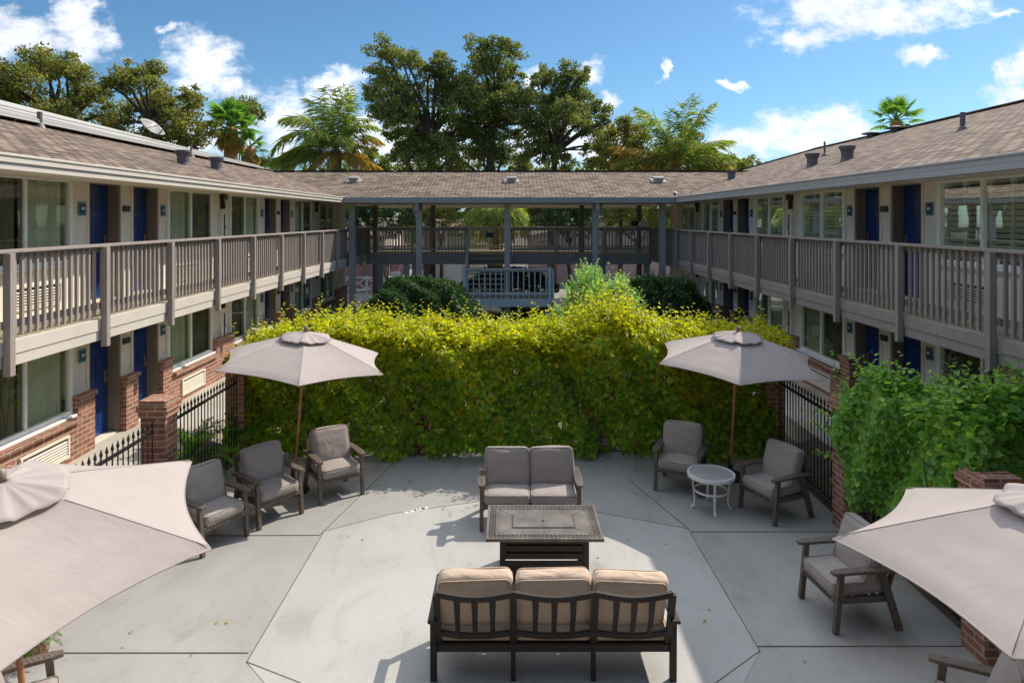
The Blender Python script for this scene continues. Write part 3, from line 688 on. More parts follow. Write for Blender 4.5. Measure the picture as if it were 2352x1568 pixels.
# stair landing in front, stairs up to the deck
zl = 1.34
ld = MB().box(-1.72, 1.54, 24.68, 26.1, zl-.1, zl).build('stair_landing', 'deck_board', bk)
MB().box(-1.75, 1.57, 24.58, 24.66, zl-.30, zl-.005).box(-1.75, -1.73, 24.66, 26.1, zl-.3, zl).box(1.55, 1.57, 24.66, 26.1, zl-.3, zl).build('landing_fascia', 'sky_lit_paint', ld)
for xx in (-1.5, -.1, 1.3):
    MB().box(xx-.14, xx+.14, 25.1, 25.4, 0, zl-.1).build('landing_support', 'jamb', ld)
r1 = rail_run(bk, (-1.66, 24.62), (1.48, 24.62), zl, [.03, 3.11], name='landing_railing', paint='sky_lit_paint', out=(0, -1), drop=.30, spacing=.205)
rail_run(bk, (1.50, 24.68), (1.50, 26.1), zl, [.06, 1.38], name='landing_railing', paint='sky_lit_paint', out=(1, 0), drop=.30, spacing=.18)
st = MB()
for k in range(8):
    z = zl+.178*(k+1); y = 26.1+.29*k
    st.box(-1.60, -.12, y, y+.28, z-.045, z)
stp = st.build('stair_flight', 'deck_board', bk)
MB().beam((-1.66, 26.0, zl-.02), (-1.66, 28.4, 2.72), .05, .30).beam((-.08, 26.0, zl-.02), (-.08, 28.4, 2.72), .05, .30).build('stringer', 'fascia_grey', stp)
MB().beam((-1.66, 24.7, zl+1.0), (-1.66, 26.1, zl+1.0), .12, .05).beam((-1.66, 26.1, zl+1.0), (-1.66, 28.4, 3.78), .10, .14).box(-1.70, -1.62, 26.05, 26.14, zl, zl+1.0).build('stair_handrail', 'sky_lit_paint', stp)
st = MB()
for k in range(7):
    z = zl-.178*(k+1); y = 26.1+.29*k
    st.box(.02, 1.46, y, y+.28, z-.045, z)
s2 = st.build('stair_flight', 'deck_board', bk)
MB().beam((1.50, 26.0, zl-.02), (1.50, 28.2, .08), .05, .28).beam((-.02, 26.0, zl-.02), (-.02, 28.2, .08), .05, .28).build('stringer', 'fascia_grey', s2)
sg = MB().box(-1.06, -.74, 31.16, 31.18, 3.36, 3.58).build('notice_sign', 'blue_plate'); tag(sg, 'small dark blue blank notice board on the far walkway railing', 'sign')
e = empty('security_camera', (5.8, 23.85, 4.97), 0, 'small white security camera on the gutter corner', 'security camera')
MB().tube([(-.06, -.16, .10), (.02, .08, .13)], .06, 14).build('camera_body', 'white_metal', e, smooth=False)
MB().tube([(0, 0, 0), (0, 0, .10)], .025, 8).build('camera_mount', 'white_metal', e)
MB().tube([(-.065, -.175, .0975), (-.06, -.158, .10)], .045, 12).build('camera_lens', 'black_plastic', e)
e = empty('satellite_dish', (-10.0, 19.0, 6.25), 0, 'grey satellite dish with feed arm on the ridge of the sunlit wing', 'satellite dish')
vs = []; nr, na = 6, 24; nd = Vector((.72, -.10, .66)).normalized(); ud = (Vector((0, 0, 1))-nd*nd.z).normalized(); Rm = Matrix.Translation((0, 0, .55)) @ Matrix((ud.cross(nd), ud, nd)).transposed().to_4x4()
for i in range(nr+1):
    r = i/nr
    for k in range(na):
        a = 2*math.pi*k/na; sq = 1/max(abs(math.cos(a)), abs(math.sin(a)))**.35
        vs.append(Rm @ Vector((.48*r*sq*math.cos(a), .38*r*sq*math.sin(a), .13*r*r)))
d = MB().add(vs, [(i*na+k, i*na+(k+1) % na, (i+1)*na+(k+1) % na, (i+1)*na+k) for i in range(nr) for k in range(na)]).build('reflector', 'dish_grey', e, smooth=True)
sm_ = d.modifiers.new('s', 'SOLIDIFY'); sm_.thickness = .02
tip = Rm @ Vector((0, -.30, .62)); lo_ = Rm @ Vector((0, -.36, .12))
MB().tube([lo_, tip], .02, 8).tube([Rm @ Vector((.4, -.1, .1)), tip], .012, 6).tube([Rm @ Vector((-.4, -.1, .1)), tip], .012, 6).build('feed_arm', 'vent_metal', e)
MB().tube([tip, tip+Vector((.12, .05, .05))], .07, 10).build('feed_horn', 'dish_grey', e)
MB().tube([(0, 0, -.1), (0, 0, .45), Rm @ Vector((0, 0, .0))], .035, 10).build('mast', 'vent_metal', e)
e.scale = (.8, .8, .8)

# ------------------------------------------------------------------ brick piers and iron fences
def pier(x, y, label, h=1.77):
    mb = MB().box(x-.165, x+.165, y-.17, y+.17, 0, h-.23).box(x-.185, x+.185, y-.19, y+.19, h-.23, h-.15).box(x-.205, x+.205, y-.21, y+.21, h-.15, h-.07).box(x-.18, x+.18, y-.185, y+.185, h-.07, h)
    o = mb.build('brick_pier', 'brick', None, uv=True, bevel=.004); tag(o, label, 'brick pier', 'brick piers round the patio')
pier(-4.77, 9.30, 'sunlit brick fence pier beside the gravelly strip, between two runs of iron fence')
pier(-4.77, 6.58, 'brick pier tucked under the biggest beige umbrella, near its wooden pole')
pier(-4.85, 12.22, 'brick pier where the hedge meets the sunlit iron fence')
pier(-1.61, 12.42, 'brick pier half swallowed by the hedge, nearer the sunlit wing', 1.5)
pier(1.61, 12.42, 'brick pier half swallowed by the hedge, behind the loveseat', 1.5)
pier(4.69, 12.22, 'brick pier at the shaded end of the hedge, beside the black fence')
pier(4.63, 9.27, 'brick pier with vines climbing over it, by the black fence')
pier(4.63, 6.58, 'brick pier under the beige umbrella beside the vine bush')
def fence(p0, p1, label, cat='iron fence', z0=.06, h=1.5):
    e = empty('iron_fence', (*p0, 0), 0, label, cat, 'wrought iron fence runs')
    d = Vector((p1[0]-p0[0], p1[1]-p0[1], 0)); L = d.length; d /= L
    for zz in (z0+.05, 1.36): MB().beam(Vector((0, 0, zz)), d*L+Vector((0, 0, zz)), .035, .035).build('rail', 'iron', e)
    n = round(L/.115)
    for k in range(n+1):
        c = d*(L*k/n)
        m = Matrix.Translation(c)
        MB().lathe([(.010, z0), (.010, h-.1), (.018, h-.095), (.010, h-.085), (.010, h-.075), (.022, h-.05), (.0, h+.03)], 6, m).build('picket', 'iron', e)
fence((-4.75, 9.52), (-4.75, 11.88), 'iron fence run with spear tips beside the sago plant, ending at the hedge')
fence((-4.75, 6.80), (-4.75, 9.08), 'iron fence run with spear tips just above the biggest umbrella')
fence((4.70, 9.50), (4.70, 11.88), 'black iron fence run with spear tips behind the armchair and white table')
fence((4.70, 6.80), (4.70, 9.05), 'iron fence run buried in the vine bush')
for a, b, l in ((-4.6, -1.8, 'iron fence run inside the hedge by the first umbrella'), (-1.42, 1.42, 'iron fence run inside the hedge behind the loveseat'), (1.8, 4.5, 'iron fence run inside the hedge at its shaded end')):
    fence((a, 12.42), (b, 12.42), l, h=1.45)

# ------------------------------------------------------------------ furniture
def cushion(w, d, h, bulge=.018, r=.05, seed=0, n=12):
    """Padded block centred on the origin, softened edges, with a little unevenness."""
    rnd = random.Random(seed); ph = [rnd.uniform(0, 6) for _ in range(6)]
    bm = bmesh.new(); bmesh.ops.create_cube(bm, size=2); bmesh.ops.subdivide_edges(bm, edges=bm.edges[:], cuts=n, use_grid_fill=True)
    hw, hd, hh = w/2, d/2, h/2; r = min(r, hh*.92)
    for v in bm.verts:
        p = v.co.copy(); q = Vector((p.x*hw, p.y*hd, p.z*hh))
        inner = Vector((max(-hw+r, min(hw-r, q.x)), max(-hd+r, min(hd-r, q.y)), max(-hh+r, min(hh-r, q.z))))
        dlt = q-inner
        if dlt.length > 1e-6: q = inner+dlt.normalized()*r
        b = bulge*(1-p.x**2)*(1-p.y**2); q.z += b*(1 if p.z > 0 else -.4)*abs(p.z)
        s = bulge*.6; q.x += p.x*s*(1-p.y**2)*(1-p.z**2)*.6; q.y += p.y*s*(1-p.x**2)*(1-p.z**2)*.6
        q += Vector((math.sin(q.y*9+ph[0]), math.sin(q.x*8+ph[1]), math.sin(q.x*11+q.y*7+ph[2])))*bulge*.16
        v.co = q
    vs = [v.co.copy() for v in bm.verts]; bm.verts.index_update(); fs = [tuple(x.index for x in f.verts) for f in bm.faces]; bm.free()
    return vs, fs
def piping(w, d, h, r=.05, t=.006):
    mb = MB()
    for zz in (h/2-r*.22, -h/2+r*.22):
        pts = []; a, b = w/2-r*.22, d/2-r*.22; rr = r*.8
        for cx, cy, a0 in ((a-rr, b-rr, 0), (-a+rr, b-rr, 90), (-a+rr, -b+rr, 180), (a-rr, -b+rr, 270)):
            for k in range(4):
                t_ = rad(a0+k*30); pts.append((cx+rr*math.cos(t_), cy+rr*math.sin(t_), zz))
        pts.append(pts[0]); mb.tube(pts, t, 6, False)
    return mb
def put_cushion(name, parent, w, d, h, m, mat, seed, bulge=.018, pipe_=True, r=.05):
    vs, fs = cushion(w, d, h, bulge, r, seed)
    o = MB().add([m @ v for v in vs], fs).build(name, mat, parent, smooth=True)
    if pipe_:
        p = piping(w, d, h, r); p.v = [tuple(m @ Vector(v)) for v in p.v]; p.build('piping', mat, o, smooth=True)
    return o
def arm_plank(parent, x, y0, y1, z, wdt=.10):
    mb = MB(); n = 8
    prof = []
    for k in range(n+1):
        t = k/n; y = y0+(y1-y0)*t; w = wdt*(.62 if k == 0 else 1) * (1-.25*max(0, t-.6)); prof.append((y, w/2, z+.012*math.sin(t*math.pi)))
    for (ya, wa, za), (yb, wb, zb) in zip(prof[:-1], prof[1:]):
        mb.add([(x-wa, ya, za-.015), (x+wa, ya, za-.015), (x+wa, ya, za+.015), (x-wa, ya, za+.015), (x-wb, yb, zb-.015), (x+wb, yb, zb-.015), (x+wb, yb, zb+.015), (x-wb, yb, zb+.015)], [(1, 2, 6, 5), (2, 3, 7, 6), (3, 0, 4, 7), (0, 1, 5, 4)])
    mb.add([(x-prof[0][1], y0, z-.015), (x+prof[0][1], y0, z-.015), (x+prof[0][1], y0, z+.015), (x-prof[0][1], y0, z+.015)], [(0, 1, 2, 3)])
    e = prof[-1]; mb.add([(x-e[1], y1, e[2]-.015), (x+e[1], y1, e[2]-.015), (x+e[1], y1, e[2]+.015), (x-e[1], y1, e[2]+.015)], [(3, 2, 1, 0)])
    a = mb.build('armrest', 'chair_wood', parent)
    gr = MB()          # carved weave strips along the plank
    for k in range(16):
        y = y0+.05+(y1-y0-.1)*k/16
        gr.beam((x-.036, y, z+.018+.010*math.sin(k/16*math.pi)), (x+.036, y+.022, z+.018+.010*math.sin(k/16*math.pi)), .010, .005)
    gr.build('armrest_weave', 'chair_wood', a)
def seat_unit(name, pos, face, n, W_, label, cat, group=None, seed=0):
    e = empty(name, (pos[0], pos[1], 0), math.atan2(face[0], -face[1]), label, cat, group)
    hx = W_/2-.04
    for sx in (-1, 1):
        MB().beam((sx*hx, -.33, 0), (sx*hx, -.27, .60), .052, .058, (0, 1, 0)).build('leg', 'chair_wood', e, bevel=.006)
        MB().beam((sx*hx, .36, 0), (sx*hx, .17, .60), .05, .07, (0, 1, 0)).build('leg', 'chair_wood', e, bevel=.006)
        arm_plank(e, sx*(hx+.005), -.37, .31, .615)
    fr = MB().box(-hx+.02, hx-.02, -.33, -.29, .29, .355).box(-hx+.02, hx-.02, .24, .28, .29, .355)
    for sx in (-1, 1): fr.box(sx*(hx-.045), sx*(hx-.005), -.289, .239, .29, .355)
    for k in range(6): fr.box(-hx+.045, hx-.045, -.25+k*.09, -.20+k*.09, .325, .34)
    for k in range(int((2*hx-.1)/.05)): fr.beam((-hx+.05+k*.05, -.334, .30), (-hx+.075+k*.05, -.334, .345), .008, .014, (0, -1, 0))
    fr.build('seat_frame', 'chair_wood', e, bevel=.003)
    Rb = Matrix.Translation((0, .235, .36)) @ Matrix.Rotation(rad(-17), 4, 'X')
    bf = MB()
    for sx in (-1, 1): bf.box(sx*(hx-.07), sx*(hx-.02), .0, .03, -.05, .50, Rb)
    bf.box(-hx+.071, hx-.071, 0, .03, .44, .50, Rb).box(-hx+.071, hx-.071, 0, .03, .02, .07, Rb)
    for k in range(4*n+1):
        xx = (-hx+.14)+(2*hx-.28)*k/(4*n); bf.box(xx-.02, xx+.02, .005, .022, .071, .439, Rb)
    bf.build('backrest', 'chair_wood', e, bevel=.004)
    cw = (2*hx-.06)/n
    for k in range(n):
        cx = -hx+.03+cw*(k+.5)
        put_cushion('seat_cushion', e, cw-.006, .60, .135, Matrix.Translation((cx, -.045, .425)) @ Matrix.Rotation(rad(1.5), 4, 'X'), 'cushion', seed+k)
        Mb = Matrix.Translation((cx, .145+.012*k, .70)) @ Matrix.Rotation(rad(-17+k*1.5), 4, 'X') @ Matrix.Rotation(rad(90), 4, 'X') @ Matrix.Rotation(rad((k-.3)*1.2), 4, 'Z')
        put_cushion('back_cushion', e, cw-.01, .53, .15, Mb, 'cushion', seed+7+k, .03)
    return e
CH = 'armchairs around the patio'
seat_unit('armchair', (-3.93, 8.93), (.86, -.5), 1, .74, 'armchair in shadow peeking out beside the edge of the biggest umbrella', 'armchair', CH, 11)
seat_unit('armchair', (-3.43, 9.70), (.77, -.63), 1, .74, 'armchair between the umbrella pole and the shadowed armchair, its seat half sunlit', 'armchair', CH, 21)
seat_unit('armchair', (-2.70, 10.50), (.58, -.81), 1, .74, 'sunlit armchair against the hedge with leaf shadows on its back cushion', 'armchair', CH, 31)
seat_unit('armchair', (2.70, 10.74), (-.42, -.91), 1, .74, 'armchair against the hedge behind the round white table', 'armchair', CH, 41)
seat_unit('armchair', (3.80, 9.78), (-.91, -.40), 1, .74, 'armchair between the round white table and the black iron fence', 'armchair', CH, 51)
seat_unit('armchair', (3.60, 7.28), (-.99, -.10), 1, .74, 'armchair half hidden by the umbrella beside the vine bush', 'armchair', CH, 61)
seat_unit('armchair', (3.60, 5.12), (-.88, .47), 1, .74, 'armchair cut by the frame corner under the umbrella beside the vine bush', 'armchair', CH, 71)
seat_unit('armchair', (-3.80, 5.16), (.82, .57), 1, .74, 'armchair mostly hidden below the biggest umbrella, one arm and seat edge showing', 'armchair', CH, 81)
seat_unit('loveseat', (.285, 9.52), (0, -1), 2, 1.40, 'two-seat loveseat with grey cushions facing the fire table', 'loveseat', None, 91)

# sofa seen from behind
so_ = empty('sofa', (.40, 6.42, 0), math.pi, 'three-seat sofa with dark slatted metal back and tan cushions, seen from behind', 'sofa')
SW = 1.09
def backpt(x, t): return Vector((x, .17+.20*t, .30+.58*t))
for sx in (-1, 1):
    MB().beam((sx*SW, .20, 0), (sx*SW, .21, .60), .06, .06, (0, 1, 0)).build('leg', 'bronze', so_, bevel=.008)
    MB().beam((sx*SW, -.42, 0), (sx*SW, -.40, .60), .06, .06, (0, 1, 0)).build('leg', 'bronze', so_, bevel=.008)
    MB().beam((sx*SW, -.48, .61), (sx*SW, .33, .60), .085, .035).build('armrest', 'bronze', so_, bevel=.012)
for x in (-.365, .365):
    MB().beam((x, .20, 0), (x, .19, .30), .045, .045, (0, 1, 0)).build('leg', 'bronze', so_, bevel=.006)
bk_ = MB(); xs = [-1.05, -.365, .365, 1.05]
for x in xs: bk_.beam(backpt(x, 0), backpt(x, .99), .062, .035, (0, 1, 0))
for a, b in zip(xs[:-1], xs[1:]):
    n = 10
    for k in range(n):
        t0, t1 = k/n, (k+1)/n
        f = lambda t: backpt(a+(b-a)*t, 1.0)-Vector((0, .03*math.sin(t*math.pi)*-1, .03*math.sin(t*math.pi)**1.2))
        g = lambda t: backpt(a+(b-a)*t, .26)-Vector((0, -.02*math.sin(t*math.pi), .02*math.sin(t*math.pi)))
        bk_.beam(f(t0), f(t1), .04, .05, (0, 0, 1)); 
        bk_.beam(g(t0), g(t1), .03, .05, (0, 0, 1))
    for q in (.27, .5, .73):
        p0, p1 = g(q), f(q)
        mid = (p0+p1)/2+Vector((0, .018, 0))
        bk_.beam(p0, mid, .042, .014, (0, 1, 0), w2=.048); bk_.beam(mid, p1, .048, .014, (0, 1, 0), w2=.062)
bk_.beam((-SW+.03, .185, .30), (SW-.03, .185, .30), .05, .07)
bk_.build('backrest', 'bronze', so_, bevel=.004)
MB().box(-SW+.03, SW-.03, -.43, -.39, .27, .34).box(-SW+.0, -SW+.05, -.39, .16, .27, .34).box(SW-.05, SW, -.39, .16, .27, .34).build('seat_frame', 'bronze', so_, bevel=.004)
sl = MB()
for k in range(9): sl.box(-SW+.05, SW-.05, -.37+k*.06, -.33+k*.06, .325, .338)
sl.build('seat_slats', 'bronze', so_)
for k, x in enumerate((-.71, 0, .71)):
    put_cushion('seat_cushion', so_, .695, .60, .13, Matrix.Translation((x, -.12, .41)), 'cushion_tan', 200+k, r=.045)
    ry = (-2.5, 1.2, 2.2)[k]; dz = (.0, .02, .015)[k]
    Mb = Matrix.Translation((x+(.02, 0, -.0)[k], .125, .695+dz)) @ Matrix.Rotation(rad(ry), 4, 'Y') @ Matrix.Rotation(rad(-17), 4, 'X') @ Matrix.Rotation(rad(90), 4, 'X')
    put_cushion('back_cushion', so_, .68, .56, .17, Mb, 'cushion_tan', 210+k, .035, r=.06)

# fire table
ft = empty('fire_table', (.40, 8.11, 0), 0, 'rectangular patio fire table with pierced lattice border and slatted brown base', 'fire table')
TW, TD, TZ = 1.33, .91, .61
MB().box(-TW/2+.12, TW/2-.12, -TD/2+.12, TD/2-.12, TZ-.02, TZ).build('table_top', 'table_metal', ft)
gv = MB()
for x in (-.24, 0, .24): gv.box(x-.002, x+.002, -TD/2+.125, -.185, TZ, TZ+.0015).box(x-.002, x+.002, .185, TD/2-.125, TZ, TZ+.0015)
gv.box(-.002, .002, -.15, .15, TZ+.009, TZ+.0105)
for q in (-1, 1): gv.box(-.372, .372, q*.182, q*.172, TZ, TZ+.0022).box(q*.372, q*.362, -.172, .172, TZ, TZ+.0022)
for sx in (-1, 1):
    for sy in (-1, 1): gv.beam((sx*.37, sy*.185, TZ+.001), (sx*(TW/2-.125), sy*(TD/2-.125), TZ+.001), .005, .002)
gv.build('tile_groove', 'dark_metal', ft)
MB().box(-.355, .355, -.165, .165, TZ+.0, TZ+.009).build('burner_lid', 'table_metal', ft, bevel=.003)
MB().lathe([(0, TZ+.0095), (.022, TZ+.0095), (.022, TZ+.012), (0, TZ+.012)], 16).build('finger_hole', 'black_plastic', ft)
lb = MB()
for o_, w_, hh in ((0, .03, .035), (.105, .016, .022)):
    a, b = TW/2-o_, TD/2-o_
    lb.box(-a, a, -b, -b+w_, TZ-hh+.006, TZ+.006).box(-a, a, b-w_, b, TZ-hh+.006, TZ+.006).box(-a, -a+w_, -b+w_, b-w_, TZ-hh+.006, TZ+.006).box(a-w_, a, -b+w_, b-w_, TZ-hh+.006, TZ+.006)
i0, i1 = .030, .106
def lat(p, q): lb.beam(p, q, .009, .010)
for sy in (-1, 1):
    n = 26
    for k in range(n):
        x0, x1 = -TW/2+.03+(TW-.06)*k/n, -TW/2+.03+(TW-.06)*(k+1)/n
        ya, yb = sy*(TD/2-i0), sy*(TD/2-i1); ym = (ya+yb)/2; xm = (x0+x1)/2
        lat((x0, ya, TZ), (xm, ym, TZ)); lat((xm, ym, TZ), (x1, ya, TZ)); lat((x0, yb, TZ-.001), (xm, ym, TZ-.001)); lat((xm, ym, TZ-.001), (x1, yb, TZ-.001)); lat((x0, ya, TZ-.002), (x0, yb, TZ-.002))
for sx in (-1, 1):
    n = 15
    for k in range(n):
        y0, y1 = -TD/2+.106+(TD-.212)*k/n, -TD/2+.106+(TD-.212)*(k+1)/n
        xa, xb = sx*(TW/2-i0), sx*(TW/2-i1); xm = (xa+xb)/2; ym = (y0+y1)/2
        lat((xa, y0, TZ), (xm, ym, TZ)); lat((xm, ym, TZ), (xa, y1, TZ)); lat((xb, y0, TZ-.001), (xm, ym, TZ-.001)); lat((xm, ym, TZ-.001), (xb, y1, TZ-.001)); lat((xa, y0, TZ-.002), (xb, y0, TZ-.002))
lb.build('lattice_border', 'table_metal', ft)
bs = MB(); BW, BD = .51, .32
for sx in (-1, 1):
    for sy in (-1, 1): MB().box(sx*BW, sx*(BW-.06), sy*BD, sy*(BD-.06), .0, TZ-.03).build('corner_post', 'bronze', ft, bevel=.004)
for nm, horiz in (('front', 1), ('back', 1), ('side', 0), ('side', 0)):
    pass
def slats_(sy, sx):
    m = MB()
    for k in range(6):
        z0 = .05+k*.088
        if sy: m.box(-BW+.061, BW-.061, sy*(BD-.012), sy*(BD-.032), z0, z0+.068)
        else: m.box(sx*(BW-.012), sx*(BW-.032), -BD+.061, BD-.061, z0, z0+.068)
    m.build('slat_panel', 'bronze', ft, bevel=.002)
slats_(-1, 0); slats_(1, 0); slats_(0, -1); slats_(0, 1)

# round white side table
wt = empty('side_table', (2.93, 9.92, 0), 0, 'small round white metal side table with glass top between two armchairs', 'side table')
MB().ring(.325, .495, .022, .05, 40).build('rim', 'white_metal', wt, smooth=False)
MB().lathe([(0, .500), (.314, .500), (.314, .506), (0, .506)], 40).build('glass_top', 'table_glass', wt)
MB().ring(.235, .27, .008, .028, 36).build('stretcher_ring', 'white_metal', wt)
for k in range(4):
    a = rad(-95+90*k); r_ = [(.26, .47), (.255, .30), (.235, .14), (.245, .05), (.285, .005)]
    pts = [Vector((r*math.cos(a), r*math.sin(a), z)) for r, z in r_]
    m = MB(); tng = Vector((-math.sin(a), math.cos(a), 0))
    for p, q in zip(pts[:-1], pts[1:]): m.beam(p, q, .034, .016, Vector((math.cos(a), math.sin(a), 0)))
    m.build('leg', 'white_metal', wt, bevel=.003)

# umbrellas
def umbrella(bx, by, tx, ty, rot, L, label, seed=0, R=1.35, drop=.45):
    e = empty('patio_umbrella', (bx, by, 0), 0, label, 'umbrella', 'beige patio umbrellas')
    a = Vector((tx, ty, 1)).normalized(); u = Vector((0, 1, 0)).cross(a).normalized(); v = a.cross(u)
    T = Matrix((u, v, a)).transposed().to_4x4()
    rn = random.Random(seed)
    def P(th, r, z): return T @ Vector((r*math.cos(th), r*math.sin(th), z))
    na, nr = 12, 14; mb = MB(); idx = {}
    wr = [rn.uniform(0, 6) for _ in range(6)]
    for k in range(6):
        vs = []; o = len(mb.v)
        for i in range(nr+1):
            r = .06+.94*i/nr
            for j in range(na+1):
                t = j/na; A = rot+k*math.pi/3; B = A+math.pi/3
                pa = Vector((math.cos(A), math.sin(A))); pb = Vector((math.cos(B), math.sin(B)))
                q = (pa*(1-t)+pb*t)*r*R; mid = 4*t*(1-t)
                q *= 1-.085*mid*r**2.2
                z = L-drop*(r**1.06)-.035*mid*r*(1-r)*2.2 + .0035*math.sin(r*26+wr[k]+t*3)*mid*(1-abs(r-.5)*1.6 if abs(r-.5) < .6 else 0)
                if i == nr: z -= .012
                vs.append(T @ Vector((q.x, q.y, z)))
        mb.add(vs, [(i*(na+1)+j, i*(na+1)+j+1, (i+1)*(na+1)+j+1, (i+1)*(na+1)+j) for i in range(nr) for j in range(na)])
    cn = mb.build('canopy', 'canopy', e, smooth=False)
    cn.data.polygons.foreach_set('use_smooth', [True]*len(cn.data.polygons))
    sw = MB()
    for k in range(6):
        A = rot+k*math.pi/3
        pts = [P(A, r*R, L-drop*r**1.06+.001) for r in (.3, .5, .75, .99)]
        sw.tube(pts, .003, 5)
        B = A+math.pi/3; pa = Vector((math.cos(A), math.sin(A))); pb = Vector((math.cos(B), math.sin(B))); hp = []
        for j in range(na+1):
            t = j/na; q = (pa*(1-t)+pb*t)*R*(1-.085*4*t*(1-t)); hp.append(T @ Vector((q.x, q.y, L-drop-.014)))
        sw.tube(hp, .006, 5)
    sw.build('hem_seam', 'canopy', cn, smooth=True)
    # vent flap with ruffled edge
    vs = []; n2, m2 = 96, 9; pk = [rn.uniform(0, 6) for _ in range(4)]
    for i in range(m2+1):
        t = i/m2
        for j in range(n2):
            th = 2*math.pi*j/n2; fold = .8*math.sin(6*(th-rot)+math.pi/2)+.6*math.sin(11*th+pk[0])+.35*math.sin(19*th+pk[1])
            r = (.03+.355*t)*(1+.05*math.cos(6*(th-rot))*t)
            z = L-.006-drop*(r/R)**1.06*.80+.008+.024*fold*t**1.1 + (-.014*t**6)
            z = max(z, L-drop*(r/R)**1.06+.006)
            vs.append(P(th, r, z))
    fs = [(i*n2+j, i*n2+(j+1) % n2, (i+1)*n2+(j+1) % n2, (i+1)*n2+j) for i in range(m2) for j in range(n2)]
    fl = MB().add(vs, fs).build('vent_flap', 'canopy', e, smooth=True)
    sd_ = fl.modifiers.new('s', 'SOLIDIFY'); sd_.thickness = .003
    for k in range(6):
        A = rot+k*math.pi/3
        MB().beam(P(A, .04, L-.05), P(A, R*.985, L-drop-.022), .016, .022).build('rib', 'pole_wood', e)
        MB().beam(P(A, .04, L-.62), P(A, R*.5, L-drop*.5-.03), .014, .018).build('strut', 'pole_wood', e)
    MB().lathe([(.021, .12), (.021, L-.02)], 14, T, True).lathe([(.026, L*.52), (.026, L*.52+.06)], 14, T, True).lathe([(.045, L-.66), (.045, L-.60)], 14, T, True).build('pole', 'pole_wood', e)
    MB().lathe([(0, L-.0), (.018, L), (.030, L+.02), (.034, L+.045), (.026, L+.075), (.008, L+.09), (0, L+.092)], 16, T).build('finial', 'finial_wood', e, smooth=True)
    MB().lathe([(0, 0), (.235, 0), (.24, .03), (.22, .055), (.10, .085), (.045, .10), (.035, .34), (0, .34)], 28).build('base', 'black_plastic', e, smooth=False)
umbrella(-3.34, 10.56, .085, -.023, .771, 2.478, 'beige umbrella standing whole and sunlit in front of the hedge, among three armchairs', 1)
umbrella(3.592, 11.106, .025, -.080, .245, 2.412, 'beige umbrella half in shadow, its pole behind the round white table', 2)
umbrella(-3.351, 4.824, .007, -.138, -.004, 2.503, 'biggest beige umbrella, its spread canopy hiding a fence and brick pier', 3)
umbrella(3.515, 4.188, -.012, .023, -.336, 2.498, 'beige umbrella overlapping the vine bush and an armchair', 4)

# ------------------------------------------------------------------ plants
def rnd_dirs(n, up=0.0):
    d = rng.normal(size=(n, 3)); d[:, 2] += up; return unit(d)
def shoots(P, D, L, nl, ll, lw, mat, parent, name='shoots', droop=.25, stemr=.004, spread=1.0, stem_mat='stem', tipfrac=0.0):
    """Leafy shoots: P base, D direction, L length per shoot, nl leaves spiralling up each, plus their stems."""
    n = len(P); D = unit(D)
    t = np.linspace(.12 if tipfrac == 0 else tipfrac, 1.0, nl)[None, :, None]
    side = unit(np.cross(D, rng.normal(size=(n, 3))))
    bend = side[:, None, :]*(t**2)*(L[:, None, None]*.18)
    pos = P[:, None, :]+D[:, None, :]*t*L[:, None, None]+bend
    a = unit(np.cross(D, [0.3, 0.9, 0.1])); b = np.cross(D, a)
    ang = rng.uniform(0, 6.28, (n, 1))+np.arange(nl)[None, :]*2.4
    out = a[:, None, :]*np.cos(ang)[..., None]+b[:, None, :]*np.sin(ang)[..., None]
    dr = unit((out*spread+D[:, None, :]*(.35+.6*t)+np.array([0, 0, -droop])+rng.normal(size=out.shape)*.18).reshape(-1, 3))
    sz = (1.05-.45*t[..., 0])*rng.uniform(.75, 1.25, (n, nl))
    Nn = unit(rng.normal(size=dr.shape)*.35+np.array([0, 0, 1.0]))
    V, Fq = leaf_arrays(pos.reshape(-1, 3), dr, Nn, (sz*ll).ravel(), (sz*lw).ravel(), .22, .22, True)
    np_mesh(name, V, Fq, mat, parent)
    if stemr:
        q = unit(np.cross(D, [0.2, 1, 0.3]))*stemr; q2 = np.cross(D, unit(q))*stemr
        tip = P+D*L[:, None]+side*L[:, None]*.18; mid = P+D*L[:, None]*.5+side*L[:, None]*.045
        Vv = np.stack([P+q, P-q*.5+q2, P-q*.5-q2, mid+q*.8, mid-q*.4+q2*.8, mid-q*.4-q2*.8, tip+q*.4, tip-q*.2+q2*.4, tip-q*.2-q2*.4], 1).reshape(-1, 3)
        bb = (np.arange(n)*9)[:, None]
        Fs = np.concatenate([bb+np.array([f]) for f in [[0, 1, 4, 3], [1, 2, 5, 4], [2, 0, 3, 5], [3, 4, 7, 6], [4, 5, 8, 7], [5, 3, 6, 8]]], 0)
        np_mesh('stems', Vv, Fs, stem_mat, parent)

